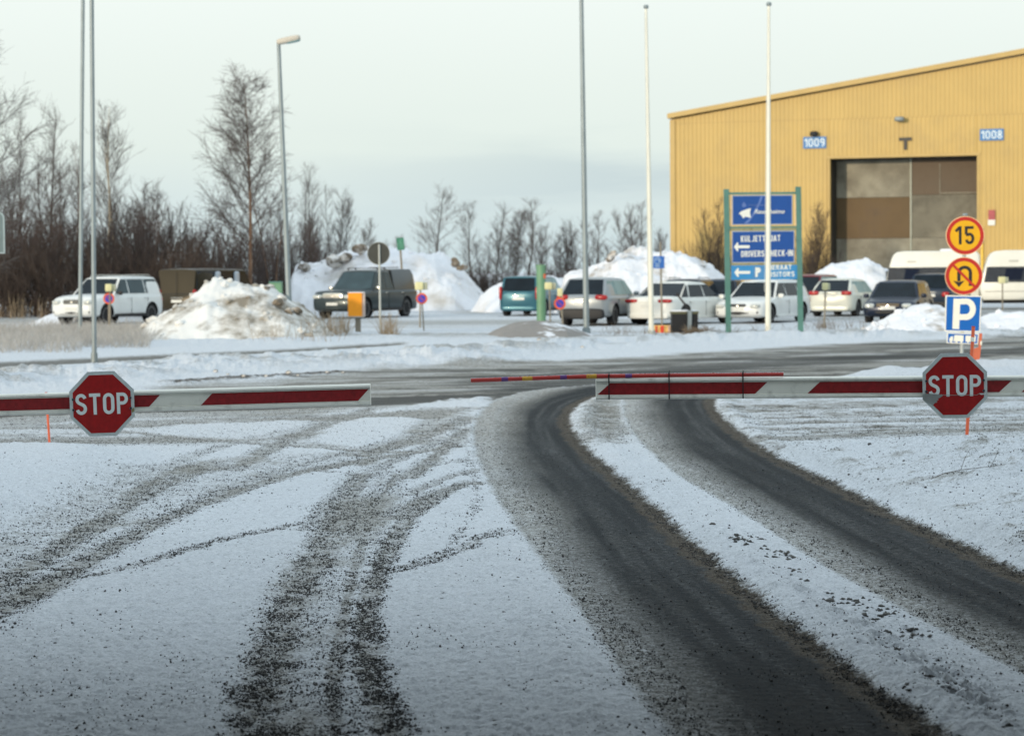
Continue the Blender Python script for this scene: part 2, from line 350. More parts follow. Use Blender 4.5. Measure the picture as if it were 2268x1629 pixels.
# terrain relief + ground cover, as functions of the place
def fields(X, Y):
    n1 = fbm(X*1.2, Y*1.2, 3); n2 = fbm(X*5, Y*5, 11); n3 = fbm(X*16, Y*16, 23, 3)
    wob = (n2-.5)*.10+(n3-.5)*.06
    D = np.hypot(X, Y)
    wob = wob*np.clip(D/16, .8, 2.5)
    Z = np.zeros_like(X); A = Z.copy(); Dt = Z.copy(); Gr = Z.copy(); Br = Z.copy(); H = Z.copy()
    near = D < 75
    s = lambda k: sdpoly(X, Y, POLY[k])
    # cross road with ruts along it (direction of the road ~ x, rising away to the right)
    u = X*.97+Y*.2; v = Y*.97-X*.24
    v = v+(fbm(u*.07, v*.12, 37, 3)-.5)*5.0+(fbm(u*.5, v*.5, 39, 3)-.5)*.5
    st = fbm(u*.10, v*1.1, 41, 4); st2 = fbm(u*.25, v*3.2, 47, 3)
    streak = np.clip(((st-.5)*2.6+(st2-.5)*1.9)*(.45+1.1*fbm(u*.15, v*.3, 53, 3))+.47+.35*(fbm(u*.12, v*.2, 59, 3)-.5), 0, 1)
    rd = sstep(-.5, .9, s('road')+(n1-.5)*1.4)
    Dt = np.maximum(Dt, rd*(.60+.40*streak)); A = np.maximum(A, rd*sstep(.62, .95, streak)*.55)
    Gr = np.maximum(Gr, rd*.25)
    for pts, hw, aa in ((RD1, 1.5, .75), (RD2, .9, .45), (RD3, 1.0, .12)):
        q_ = (1-sstep(hw*.3, hw*1.3, dline(X, Y, pts)+(n1-.5)*1.2))*(.55+.6*fbm(u*.3, v*2.2, 83, 3)); A = np.maximum(A, q_*aa); Dt = np.maximum(Dt, q_)
    lm = sstep(-.2, .4, s('left_mix')+wob*3); Dt = np.maximum(Dt, lm*(.28+.42*streak)); Gr = np.maximum(Gr, lm*(.12+.35*streak))
    rm = sstep(-.3, .5, s('right_mix')+wob*3); Dt = np.maximum(Dt, rm*(.05+.55*streak**1.3*(.4+1.1*n2)+.25*sstep(.45, .65, n2))); Gr = np.maximum(Gr, rm*(.1+.4*streak))
    mm_ = sstep(-.1, .4, s('mid_mix')+wob*2); Dt = np.maximum(Dt, mm_*(.42+.45*streak)); Gr = np.maximum(Gr, mm_*.3)
    for k, f in (('snow_a', .03), ('snow_b', .15), ('snow_c', .1)):
        q = sstep(-.12, .12, s(k)+wob); Dt = Dt*(1-q)+f*q; Gr = Gr*(1-q)+.05*q; A *= 1-q
    for pts, hw, dd, gg in STR:
        d = dline(X, Y, pts); q = 1-sstep(hw*.45, hw*1.35, d+wob*.9)
        Dt = np.maximum(Dt, q*dd*(.45+.7*n2)); Gr = np.maximum(Gr, q*gg)
    q = sstep(-.10, .12, s('t1')+wob); Dt = np.maximum(Dt, q*(.22+.5*sstep(.35, .7, fbm(X*2.2, Y*.8, 77, 4)))); Gr = np.maximum(Gr, q*.20)
    q = sstep(-.10, .12, s('t2')+wob); Dt = np.maximum(Dt, q*(.26+.5*sstep(.35, .7, fbm(X*2.2, Y*.8, 79, 4)))); Gr = np.maximum(Gr, q*.18)
    for k, hw, gg in (('t1edge', .085, 1.0), ('t1l', .14, .6), ('t1m', .05, .45), ('t2a', .15, .6), ('t2b', .13, .65)):
        q = 1-sstep(hw*.3, hw*1.5, dline(X, Y, POLY[k])+wob*.8); Gr = np.maximum(Gr, q*gg); Dt = np.maximum(Dt, q*(.30+.6*n3))
    # wheel-polished lanes
    for o, i, r_, inn in (('l1o', 'l1i', LR1, .28), ('l2o', 'l2i', LR2, .28)):
        q = sstep(-.04, .07, s(o)+wob*.6); Dt = np.maximum(Dt*(1-q), q*(.56+.18*n1+.2*sstep(.1, .7, s(o)))); Gr = Gr*(1-q)+q*.16; 
        sd_ = s(i); dr = dline(X, Y, r_)
        soft = np.clip((dr-.12)/.5, 0, 1)
        a = sstep(-.02-.36*soft, .05+.30*soft, sd_+wob*(1-.6*soft)+(fbm(X*1.2, Y*.3, 87, 4)-.5)*.30*soft)*(.80+.28*fbm(dr*11+n1*.6, Y*.25, 97, 3))
        A = np.maximum(A*(1-q), a*(.93+.07*n1))
        fr = (1-sstep(.02, .15, dr+(n2-.5)*.13+(n3-.5)*.05)); Br = np.maximum(Br, fr*.8); Gr = np.maximum(Gr, fr*.5); Dt = np.maximum(Dt, fr*.8)
    q = sstep(-.1, .3, s('bare')+wob*2); Br = np.maximum(Br, q*.5); Dt = np.maximum(Dt, q*.6)
    # clean snow sheet shoulders
    H += .012*(1-sstep(.1, .6, Dt))
    for ln, hw, hh in ((LR1, .22, .035), (LR2, .2, .03), (LO2, .10, .012), (LO1, .07, .014)):
        d = dline(X, Y, ln); H += hh*np.exp(-((d-.24)/(.13))**2)*(1-np.clip(A*2, 0, 1))*(.4+1.2*n2)*(Dt < .75)
    so = sstep(-.05, .25, s('cstrip_soot')+wob*2)
    H += so*(.034*sstep(.42, .75, n3)-.012)*1.2*np.clip(2-D/12, .3, 1); Gr = np.maximum(Gr, so*.10); Dt = np.maximum(Dt, so*.25*sstep(.45, .7, n2))
    # general roughness
    H += (n2-.5)*.02*(1-A)+(n3-.5)*.010*(1-A)
    nf = np.clip(1-D/26, 0, 1)**.5; n4 = fbm(X*34, Y*24, 29, 2)
    H += nf*(n4-.5)*.024*(1-A*.8)
    # banks
    b3 = s('r3'); q = sstep(0, 1.3, b3); e = sstep(0, .25, b3)
    H += e*.09+q*(.15+.20*(n1-.3)+.11*(n2-.5)+.04*(n3-.5)); Dt = Dt*(1-e)+e*(.08+.5*sstep(.5, .7, n2)*sstep(.4, .6, n1)); A *= 1-e; Gr = Gr*(1-e)+e*(.04+.4*sstep(.58, .7, n1)*sstep(.5, .6, n2)); Br *= 1-e*.9
    b4 = s('r4'); e = sstep(-.2, .5, b4+(n2-.5)*.3); H += e*(.12+.08*(n1-.4)); Dt *= 1-e; Gr *= 1-e*.95; A *= 1-e
    b5 = s('r5'); e = sstep(-.3, 1.4, b5); H += e*(.22+.25*(n1-.4)); Dt *= 1-e*.95; A *= 1-e; Gr *= 1-e
    rg = fbm(X*.8, Y*.8, 71, 4)
    for ln, hw, hh in RIDGES:
        d = dline(X, Y, ln); q = np.exp(-(d/hw)**2*1.4)
        H += q*hh*(.1+1.5*rg+1.0*(n1-.5)+.7*(n2-.5)); Dt = np.maximum(Dt, q*.6*sstep(.46, .62, n1)*(hh > .15)); Br = np.maximum(Br, q*.4*sstep(.62, .72, n2)*sstep(.5, .6, rg)*(hh > .15))
    q = sstep(-.25, .3, s('path')); Dt = np.maximum(Dt, q*.85); A = np.maximum(A, q*.35); H -= q*.05
    # packed snow of the car park beyond
    far = sstep(58, 64, Y); pk = fbm(X*.08, Y*.6, 91, 4)
    Dt = np.maximum(Dt, far*(.22+.40*sstep(.42, .62, pk))*(1-sstep(130, 160, Y)))
    H += sstep(110, 170, Y)*(fbm(X*.03, Y*.03, 5)-.5)*1.0
    Br = np.maximum(Br, sstep(150, 200, Y)*.5*sstep(.45, .6, fbm(X*.05, Y*.02, 15)))
    # dug-up gravel by the road edge at left
    q = (1-sstep(.0, .45, dline(X, Y, Gxy([(380, 850), (560, 838), (760, 826)]))+(n2-.5)*.5)); Br = np.maximum(Br, q*.75); Dt = np.maximum(Dt, q*.5); H += q*.05*n3
    dm = (fbm(X*.35, Y*.35, 61) > .5)
    H = np.where(D < 6, H*.3, H)
    return H, np.clip(A, 0, 1), np.clip(Dt, 0, 1), np.clip(Gr, 0, 1), np.clip(Br, 0, 1)

def ground_material():
    m = bpy.data.materials.new('snowy_ground'); m.use_nodes = True; t = m.node_tree; n = t.nodes; L = t.links.new; p = n['Principled BSDF']
    at = n.new('ShaderNodeAttribute'); at.attribute_name = 'cover'; sp = n.new('ShaderNodeSeparateColor'); L(at.outputs['Color'], sp.inputs[0])
    A, Dt, Gr, Br = sp.outputs[0], sp.outputs[1], sp.outputs[2], at.outputs['Alpha']
    geo = n.new('ShaderNodeNewGeometry')
    def noise(sc, det=4, rough=.6, stretch=None):
        z = n.new('ShaderNodeTexNoise'); z.inputs['Scale'].default_value = sc; z.inputs['Detail'].default_value = det; z.inputs['Roughness'].default_value = rough
        if stretch:
            mp = n.new('ShaderNodeMapping'); mp.inputs['Scale'].default_value = stretch; L(geo.outputs['Position'], mp.inputs[0]); L(mp.outputs[0], z.inputs['Vector'])
        else: L(geo.outputs['Position'], z.inputs['Vector'])
        return z.outputs[0]
    def mth(op, a, b_, clamp=False):
        q = n.new('ShaderNodeMath'); q.operation = op; q.use_clamp = clamp
        for k, x in enumerate((a, b_)):
            if isinstance(x, (int, float)): q.inputs[k].default_value = x
            else: L(x, q.inputs[k])
        return q.outputs[0]
    def mr(x, a, b_, c=0, d=1):
        q = n.new('ShaderNodeMapRange'); L(x, q.inputs[0])
        for k, vv in enumerate((a, b_, c, d)): q.inputs[k+1].default_value = vv
        return q.outputs[0]
    def mix(f, a, b_):
        q = n.new('ShaderNodeMixRGB')
        if isinstance(f, (int, float)): q.inputs[0].default_value = f
        else: L(f, q.inputs[0])
        for k, x in ((1, a), (2, b_)):
            if isinstance(x, tuple): q.inputs[k].default_value = (*x, 1)
            else: L(x, q.inputs[k])
        return q.outputs[0]
    fine = noise(85, 3, .7); mid = noise(22, 5, .65); big = noise(2.2, 5, .6); vfine = noise(260, 2, .6)
    snow = mix(mr(mid, .35, .7), (.74, .765, .795), (.58, .605, .635))
    snow = mix(mr(big, .45, .75, 0, .5), snow, (.66, .68, .70)); snow = mix(mr(fine, .50, .66, 0, .62), snow, (.36, .38, .39)); n50 = noise(48, 3, .7); snow = mix(mr(n50, .52, .68, 0, .55), snow, (.33, .35, .36))  # grey flecks put the shade of small snow dimples into the colour
    slush = mix(mr(mid, .3, .7), (.40, .385, .34), (.22, .21, .185)); slush = mix(mr(fine, .46, .64, 0, .6), slush, (.10, .096, .085)); slush = mix(mr(Dt, .72, 1.0, 0, .75), slush, (.115, .11, .098))
    n50 = noise(48, 3, .7)
    asph = mix(mr(vfine, .35, .65), (.009, .011, .013), (.030, .035, .039)); asph = mix(mr(big, .4, .7, 0, .6), asph, (.024, .026, .026))
    asph = mix(mr(fine, .56, .66, 0, .55), asph, (.085, .09, .092)); asph = mix(mr(n50, .56, .68, 0, .6), asph, (.004, .005, .006)); asph = mix(mr(mid, .55, .7, 0, .6), asph, (.012, .013, .014))
    brown = mix(mr(mid, .35, .65), (.085, .068, .050), (.028, .023, .018)); brown = mix(mr(fine, .52, .6, 0, .35), brown, (.30, .26, .20))
    # broken-up transitions: compare the amount with noise at grain size
    def brk(x, nn, sharp): return mth('MULTIPLY_ADD', mth('SUBTRACT', mth('ADD', x, mth('MULTIPLY', mth('SUBTRACT', nn, .5), 1.5)), .5), sharp, True)
    def brk2(x, nn, amp, sharp):
        a = mth('MULTIPLY', mth('SUBTRACT', nn, .5), amp); a = mth('ADD', x, a); a = mth('SUBTRACT', a, .5); a = mth('MULTIPLY', a, sharp); return mth('ADD', a, .5, True)
    fd = brk2(Dt, mth('ADD', mth('MULTIPLY', mid, .5), mth('MULTIPLY', fine, .5)), 2.4, 1.6)
    c = mix(mth('MULTIPLY', fd, 1.0, True), snow, slush)
    fa = brk2(A, mth('ADD', mth('MULTIPLY', mid, .4), mth('MULTIPLY', fine, .6)), .9, 1.25)
    c = mix(fa, c, asph)
    fb = brk2(Br, mth('ADD', mth('MULTIPLY', mid, .5), mth('MULTIPLY', fine, .5)), 2.0, 2.2)
    fb = mth('MULTIPLY', fb, mr(Br, .02, .2), True)
    c = mix(fb, c, brown)
    # grit: dark grains where the density is high
    vo = n.new('ShaderNodeTexVoronoi'); vo.inputs['Scale'].default_value = 38; vo.inputs['Randomness'].default_value = 1; L(geo.outputs['Position'], vo.inputs['Vector'])
    sc_ = n.new('ShaderNodeSeparateColor'); L(vo.outputs['Color'], sc_.inputs[0])
    pres = mth('LESS_THAN', sc_.outputs[0], mth('ADD', mth('MULTIPLY', Gr, .75), .03))
    dot = mth('LESS_THAN', vo.outputs['Distance'], mth('ADD', mth('MULTIPLY', sc_.outputs[1], .32), .16))
    g = mth('MULTIPLY', pres, dot)
    c = mix(mth('MULTIPLY', g, .85), c, (.035, .034, .032))
    L(c, p.inputs['Base Color'])
    L(mr(fa, 0, 1, .9, .62), p.inputs['Roughness']); L(mr(fa, 0, 1, .12, .02), p.inputs['Specular IOR Level'])
    hgt = mth('ADD', mth('MULTIPLY', fine, .35), mth('MULTIPLY', mid, .8)); 
    bp = n.new('ShaderNodeBump'); bp.inputs['Distance'].default_value = .02; L(mr(fa, 0, 1, 1.0, .6), bp.inputs['Strength'])
    L(hgt, bp.inputs['Height']); L(bp.outputs[0], p.inputs['Normal'])
    return m
GMAT = ground_material()
# one sheet, fine where it is near, out to the horizon
q = np.linspace(1/7.8, 1/75.0, 680); rows = np.concatenate([[-60, -25, -8, 0, 3, 5.5, 6.8], 1/q, [78, 82, 87, 93, 100, 110, 122, 135, 150, 170, 200, 240, 300, 400, 600, 1000, 2000, 4500]])
c1 = np.linspace(-.27, .27, 900); side = np.array([.30, .34, .40, .5, .7, 1.0, 1.5, 2.5, 4.0])
cols = np.concatenate([-side[::-1], c1, side])
YY, CC = np.meshgrid(rows, cols, indexing='ij'); XX = CC*np.maximum(YY, 7.0)
Hh, aA, aD, aG, aB = fields(XX, YY)
nr, nc = YY.shape
me = bpy.data.meshes.new('ground'); me.vertices.add(nr*nc); me.vertices.foreach_set('co', np.stack([XX, YY, Hh], -1).astype(np.float32).ravel())
idx = np.arange(nr*nc).reshape(nr, nc); quads = np.stack([idx[:-1, :-1], idx[:-1, 1:], idx[1:, 1:], idx[1:, :-1]], -1).reshape(-1, 4)
def fill(me, quads, k=4):
    me.loops.add(quads.size); me.loops.foreach_set('vertex_index', quads.ravel().astype(np.int32)); me.polygons.add(len(quads))
    me.polygons.foreach_set('loop_start', (np.arange(len(quads))*k).astype(np.int32))
    me.polygons.foreach_set('loop_total', np.full(len(quads), k, np.int32)); me.update(calc_edges=True); me.validate()
fill(me, quads)
ca = me.attributes.new('cover', 'FLOAT_COLOR', 'POINT'); ca.data.foreach_set('color', np.stack([aA, aD, aG, aB], -1).astype(np.float32).ravel())
me.polygons.foreach_set('use_smooth', np.ones(len(me.polygons), bool)); me.materials.append(GMAT)
ground = bpy.data.objects.new('ground', me); COL.objects.link(ground); tag(ground, kind='structure')
def hz(x, y): return float(fields(np.array([x]), np.array([y]))[0][0])

# gravel lying on it
NS = 620000
yy = 1/RNG.uniform(1/30.0, 1/8.2, NS)**1.0; keep = RNG.uniform(0, 1, NS) < np.clip((yy/12)**1.0, 0, 1.6); 
xx = RNG.uniform(-.25, .25, NS)*yy
Hs, sA, sD, sG, sB = fields(xx, yy)
clump = fbm(xx*9, yy*9, 131, 3)
pr = np.clip(sG*1.25*sstep(.3, .65, clump)*1.3, 0, 1)*(1-.90*(sA > .5))+.034*sstep(.45, .75, fbm(xx*2.5, yy*2.5, 151, 3))
pr = pr*np.clip(yy/13, .7, 1.6)*1.15
k = RNG.uniform(0, 1, NS) < pr
xx, yy, Hs = xx[k], yy[k], Hs[k]; ns = len(xx)
size = np.clip(RNG.lognormal(-5.75, .45, ns), .0020, .010)
base = np.array([[1, 0, 0], [-.5, .87, 0], [-.5, -.87, 0], [.3, .3, .9], [-.35, -.1, .75], [0, 0, -.6]])
fc = np.array([[0, 1, 3], [1, 4, 3], [1, 2, 4], [2, 0, 3], [2, 3, 4], [0, 5, 1], [1, 5, 2], [2, 5, 0]])
th = RNG.uniform(0, 6.28, ns); ct, s_t = np.cos(th), np.sin(th)
V = base[None]*size[:, None, None]*RNG.uniform(.7, 1.3, (ns, 6, 3))
Vx = V[..., 0]*ct[:, None]-V[..., 1]*s_t[:, None]+xx[:, None]; Vy = V[..., 0]*s_t[:, None]+V[..., 1]*ct[:, None]+yy[:, None]; Vz = V[..., 2]+(Hs+size*.25)[:, None]
gm = bpy.data.meshes.new('gravel'); gm.vertices.add(ns*6); gm.vertices.foreach_set('co', np.stack([Vx, Vy, Vz], -1).astype(np.float32).ravel())
fill(gm, (fc[None]+(np.arange(ns)*6)[:, None, None]).reshape(-1, 3), 3)
stone = mat('gravel_stone', (.055, .053, .050), .8, 0, .6, 30); gm.materials.append(stone)
gr = bpy.data.objects.new('gravel', gm); COL.objects.link(gr); tag(gr, 'dark grit scattered over the snow along the wheel tracks', 'gravel', kind='stuff')
print('stones', ns)
lx, ly = [], []
POLL = np.array(Gxy([(1600, 1180), (1760, 1290), (1900, 1400), (2060, 1520), (2200, 1620), (2120, 1480), (1980, 1390), (1820, 1290), (1690, 1200)]))
x_ = RNG.uniform(0, 3.4, 9000); y_ = RNG.uniform(8.4, 17, 9000)
kk = (sdpoly(x_, y_, POLL)+(fbm(x_*3, y_*3, 7)-.5)*.5 > -.03) & (fbm(x_*4, y_*4, 17, 3) > .47) & (RNG.uniform(0, 1, 9000) < .75)
x_, y_ = x_[kk], y_[kk]; h_l = fields(x_, y_)[0]; nl = len(x_); sz = np.clip(RNG.lognormal(-4.5, .45, nl), .006, .026); th = RNG.uniform(0, 6.28, nl)
V = base[None]*sz[:, None, None]*RNG.uniform(.6, 1.4, (nl, 6, 3))*np.array([1.3, .9, .6])
Vx = V[..., 0]*np.cos(th)[:, None]-V[..., 1]*np.sin(th)[:, None]+x_[:, None]; Vy = V[..., 0]*np.sin(th)[:, None]+V[..., 1]*np.cos(th)[:, None]+y_[:, None]; Vz = V[..., 2]+(h_l+sz*.1)[:, None]
lm_ = bpy.data.meshes.new('slush_lumps'); lm_.vertices.add(nl*6); lm_.vertices.foreach_set('co', np.stack([Vx, Vy, Vz], -1).astype(np.float32).ravel())
fill(lm_, (fc[None]+(np.arange(nl)*6)[:, None, None]).reshape(-1, 3), 3)
lm_.materials.append(mat('sooty_slush', (.10, .098, .09), .9, 0, .7, 9)); o = bpy.data.objects.new('slush_lumps', lm_); COL.objects.link(o); tag(o, 'sooty slush lumps on the snow strip between the two wet lanes', 'slush', kind='stuff')
#@@PART2
# ============================================================ unseen hall and canopy, added behind the camera to shade the foreground
def build_shade_hall():
    t = empty('shade_hall', (0, -9, 0), 0, 'unseen long low hall with a canopy, added behind the viewer to shade the foreground', 'shade_hall')
    wl = mat('shade_hall_wall', (.45, .45, .43), .7, 0, .1); rf = mat('shade_hall_roof', (.10, .11, .12), .7)
    MB().box((-14, -4, 2.6), (64, 8, 5.2), wl).build('wall', t)
    m = MB(); m.box((0, 9.5, 4.05), (30, 20, .35), rf); m.build('canopy', t)
    for x in (-14.5, 14.5):
        for y in (2.0, 8.2): MB().box((x, y, 1.94), (.3, .3, 3.87), steel).build('column', t)
build_shade_hall()

# ============================================================ lettering
def arc(cx, cy, rx, ry, a0, a1, n=10): return [(cx+rx*math.cos(R(a0+(a1-a0)*i/n)), cy+ry*math.sin(R(a0+(a1-a0)*i/n))) for i in range(n+1)]
def glyph(ch, s=.15):
    h = s/2; a, b_ = h, .56-h; c = (a+b_)/2; r_ = (b_-a)/2; top = 1-h
    g = {
     'S': (.56, [arc(c, .725, r_, .275-h, 12, 235)+arc(c, .285, r_, .285-h, 58, -168)]),
     'T': (.56, [[(0, top), (.56, top)], [(c, 0), (c, 1-s)]]),
     'O': (.56, [('c', arc(c, 1-h-r_, r_, r_, 0, 180)+arc(c, h+r_, r_, r_, 180, 360))]),
     '0': (.56, [('c', arc(c, 1-h-r_, r_, r_, 0, 180)+arc(c, h+r_, r_, r_, 180, 360))]),
     'P': (.56, [[(h, 0), (h, 1)], [(s, top), (.30, top)]+arc(.30, .715, b_-.30, .285-h, 80, -80)+[(.30, .43+h), (s, .43+h)]]),
     'R': (.56, [[(h, 0), (h, 1)], [(s, top), (.30, top)]+arc(.30, .74, b_-.30, .26-h, 80, -80)+[(.30, .48+h), (s, .48+h)], [(.30, .48), (b_, 0)]]),
     'K': (.56, [[(h, 0), (h, 1)], [(s, .46), (b_, 1)], [(.24, .5), (b_, 0)]]),
     'U': (.56, [[(a, 1), (a, h+r_)]+arc(c, h+r_, r_, r_, 180, 360)[1:]+[(b_, 1)]]),
     'L': (.48, [[(h, 0), (h, 1)], [(s, h), (.46, h)]]),
     'J': (.46, [[(.46-h, 1), (.46-h, .24)]+arc(.23, .24, .23-h, .24-h, 0, -160)[1:]]),
     'E': (.5, [[(h, 0), (h, 1)], [(s, top), (.48, top)], [(s, .5), (.44, .5)], [(s, h), (.48, h)]]),
     'A': (.6, [[(h*.8, 0), (.3, 1)], [(.3, 1), (.6-h*.8, 0)], [(.16, .3), (.44, .3)]]),
     'D': (.56, [[(h, 0), (h, 1)], [(s, top), (.26, top)]+arc(.26, 1-h-.24, b_-.26, .24, 80, 0)+arc(.26, h+.24, b_-.26, .24, 0, -80)+[(.26, h), (s, h)]]),
     'I': (.16, [[(h, 0), (h, 1)]]),
     'V': (.58, [[(h*.8, 1), (.29, 0)], [(.29, 0), (.58-h*.8, 1)]]),
     'C': (.54, [arc(c, 1-h-r_, r_, r_, 20, 180)+arc(c, h+r_, r_, r_, 180, 340)]),
     'H': (.58, [[(h, 0), (h, 1)], [(.58-h, 0), (.58-h, 1)], [(s, .5), (.58-s, .5)]]),
     'N': (.6, [[(h, 0), (h, 1)], [(.6-h, 0), (.6-h, 1)], [(h*1.6, .97), (.6-h*1.6, .03)]]),
     '-': (.34, [[(.02, .42), (.32, .42)]]), ' ': (.28, []), '.': (.18, [[(h, 0), (h, s)]]),
     '1': (.36, [[(.36-h, 0), (.36-h, 1)], [(.02, .72), (.36-s*.8, .93)]]),
     '5': (.56, [[(.52, top), (h, top), (h, .55)], [(h*.9, .52)]+arc(c, .32, r_, .32-h, 120, -165)]),
     '8': (.56, [('c', arc(c, .745, r_*.9, .255-h, 0, 360, 20)[:-1]), ('c', arc(c, .27, r_, .27-h, 0, 360, 20)[:-1])]),
     '9': (.56, [('c', arc(c, .70, r_, .30-h, 0, 360, 20)[:-1]), arc(c, .70, r_, .32, 0, -20, 3)+arc(c-.05, .42, r_+.05, .42-h, 10, -95)]),
    }
    return g[ch]
def lettering(mb, txt, x, z, hgt, m, y=0, s=.15, gap=.12, width=None, depth=.0015, eps=.0004, tilt=0, xs=1):
    adv = sum(glyph(c, s)[0]+gap for c in txt)-gap
    k = hgt*xs if width is None else width/adv
    cx = x; j = 0; ca, sa = math.cos(tilt), math.sin(tilt)
    for c in txt:
        wd, st = glyph(c, s)
        for q_ in st:
            cl = isinstance(q_, tuple); pts = q_[1] if cl else q_
            P = [(cx+p[0]*k-x, p[1]*hgt) for p in pts]; P = [(x+p[0]*ca-p[1]*sa, z+p[0]*sa+p[1]*ca) for p in P]
            mb.ribbon(P, s*(hgt+k)/2, y-depth-eps*(j % 5), y, m, cl); j += 1
        cx += (wd+gap)*k
def octa(c, r_): return [(c[0]+r_*math.cos(R(22.5+45*i)), c[1]+r_*math.sin(R(22.5+45*i))) for i in range(8)]

# ============================================================ the two barrier arms
YG = 14.286
def local(px, py, y, root): p = W(px, py, y); return (p.x-root[0], p.z-root[2])
def arm(x0, x1, ct0, ct1, tapes, label, stopx, stopy, stop_label, peel):
    a = W(x0, ct0, YG); b_ = W(x1, ct1, YG)
    L_ = (b_-a).length; ang = math.atan2(b_.z-a.z, b_.x-a.x)
    t = empty('barrier_arm', a, 0, label, 'barrier arm', 'barrier arms across the gateway'); t.rotation_euler = (0, -ang, 0)
    H_ = .134; h = H_/2
    prof = []          # (y,z) profile round the arm: rounded rims, recessed face
    for s_ in (1, -1):
        e = [(-.008, .040), (-.016, .0425), (-.022, .048), (-.023, .056), (-.018, .063), (-.006, .067)]
        prof += [(y, z*s_) for y, z in (e if s_ == 1 else e[::-1])] if s_ == 1 else []
    front = [(-.008, .040), (-.016, .0425), (-.023, .049), (-.023, .057), (-.017, .064), (-.005, .067)]
    ring = front+[(.05, .067), (.05, -.067)]+[(y, -z) for y, z in front[::-1]]
    m = MB(); m.loft([[(0, y, z) for y, z in ring], [(L_, y, z) for y, z in ring]], armw); m.build('arm_profile', t)
    m = MB(); m.box((L_/2, -.0185, .0442), (L_, .002, .0016), steel); m.box((L_/2, -.0185, -.0442), (L_, .002, .0016), steel); m.build('groove', t)
    for (ta, tb) in tapes:          # (top px, bottom px) at each end
        u = [((W(q_, 870, YG).x-a.x)) for q_ in (ta[0], ta[1], tb[1], tb[0])]
        MB().prism([(u[0], .0365), (u[1], -.0365), (u[2], -.0365), (u[3], .0365)], -.0095, -.0079, tape).build('red_stripe', t)
    # stop sign: bolted through the arm's face
    c = W(stopx, stopy, YG-.045); g = empty('stop_sign', c, 0, stop_label, 'stop sign', 'stop signs on the barrier arms')
    g.rotation_euler = (0, -ang*.8-R(.5), 0); r_ = .204/math.cos(R(22.5))
    MB().prism(octa((0, 0), r_), 0, .003, signgrey).build('sign_plate', g)
    MB().prism(octa((0, 0), r_*.897), -.0012, 0, signred).build('red_field', g)
    m = MB(); lettering(m, 'STOP', -.167, -.066, .134, signwhite, -.0012, .158, .125, width=.332, depth=.0010, eps=.0002); m.build('lettering', g)
    for x in (-1, 1):
        for z in (-1, 1):
            m = MB(); m.disc((x*.181, z*.033), .0085, -.008, -.0012, boltm, 6); m.disc((x*.181, z*.033), .0045, -.011, -.008, blackp, 10); m.build('bolt', g)
    if peel:
        m = MB()
        m.prism([(-.203, -.048), (-.15, -.05), (-.10, -.056), (-.084, -.052), (-.078, -.062), (-.096, -.074), (-.108, -.078), (-.104, -.088), (-.117, -.094), (-.112, -.103), (-.128, -.106), (-.140, -.122), (-.203, -.083)], -.0024, -.0012, signback)
        m.ribbon([(-.19, -.047), (-.13, -.051), (-.06, -.0575), (0, -.0590), (.06, -.0600), (.11, -.058), (.135, -.060), (.150, -.053), (.168, -.048), (.193, -.052)], .0028, -.0034, -.0024, signback)
        m.prism([(.150, -.049), (.170, -.053), (.195, -.047), (.195, -.055), (.165, -.059)], -.0038, -.0025, signwhite)
        m.build('peeled_patch', g); 
    else:
        m = MB(); m.prism([(.188, -.04), (.203, -.028), (.203, -.052), (.186, -.062)], -.0022, -.0011, mat('brown_stain', (.30, .26, .12), .7)); m.build('rust_stain', g)
    fr = MB()
    rr = random.Random(3)
    for i in range(260):          # hoarfrost crumbs along the sign's upper edges
        e = rr.choice([0, 1, 2]); p0, p1 = octa((0, 0), r_)[e], octa((0, 0), r_)[e+1]; q_ = rr.random()
        z = rr.uniform(.0008, .0026); fr.box((p0[0]+(p1[0]-p0[0])*q_, rr.uniform(-.0005, .003), p0[1]+(p1[1]-p0[1])*q_+z*.3), (z*1.5, .004, z), frostm, rr.random())
    tag(fr.build('frost_rim', g), kind='stuff')
    return t
arm(-420, 820.5, 908.5, 873.4, [((-190, -216), (-22, -22)), ((-420, -420), (-230, -256)), ((-20, -20), (355, 330)), ((470.7, 445), (817.5, 793))], 'white barrier arm with red stripes reaching in from the left, its tip free', 226, 894, 'clean red stop sign on the left barrier arm, letters intact', False)
a2 = arm(1320, 2760, 860.8, 851.5, [((1352, 1323), (1699, 1672)), ((1816, 1788), (2240, 2212)), ((2290, 2262), (2600, 2570))], 'red and white barrier arm reaching in from the right, a red pole tied on it', 2115, 854, 'stop sign on the right barrier arm, cracked below the letters and peeled at lower left', True)
# the red pole tied on the right arm with three cable ties
pa, pb = W(1043, 842, YG-.01), W(1735, 828.4, YG-.01)
t = empty('red_pole', pa, 0, 'long red pole with purple and yellow bands, tied on the right barrier arm', 'pole')
dv = pb-pa; L_ = dv.length; uz = dv/L_
kz = lambda p: .0115*min(p/.386, (1-p)/.614); MB().tube([tuple(dv*p+Vector((0, 0, kz(p)))) for p in (0, .1, .2, .3, .386, .5, .75, 1)], [.0138, .0138, .0138, .0138, .0138, .014, .0128, .0122], pole_red, 18).build('tube', t, True, angle=40)
for px, m_ in ((1118, purple), (1168, yellowt), (1248, purple), (1310, yellowt), (1392, purple)):
    p = (W(px, 835, YG).x-pa.x)/dv.x; w_ = .021 if m_ is purple else .032; kv = Vector((0, 0, kz(p))); sl = Vector((0, 0, (kz(p+.01)-kz(p-.01))/(.02*L_)*w_))
    MB().tube([tuple(dv*p-uz*w_+kv-sl), tuple(dv*p+uz*w_+kv+sl)], .0146, m_, 18).build('tape_band', t, True, angle=40)
fr = MB(); rr = random.Random(5)
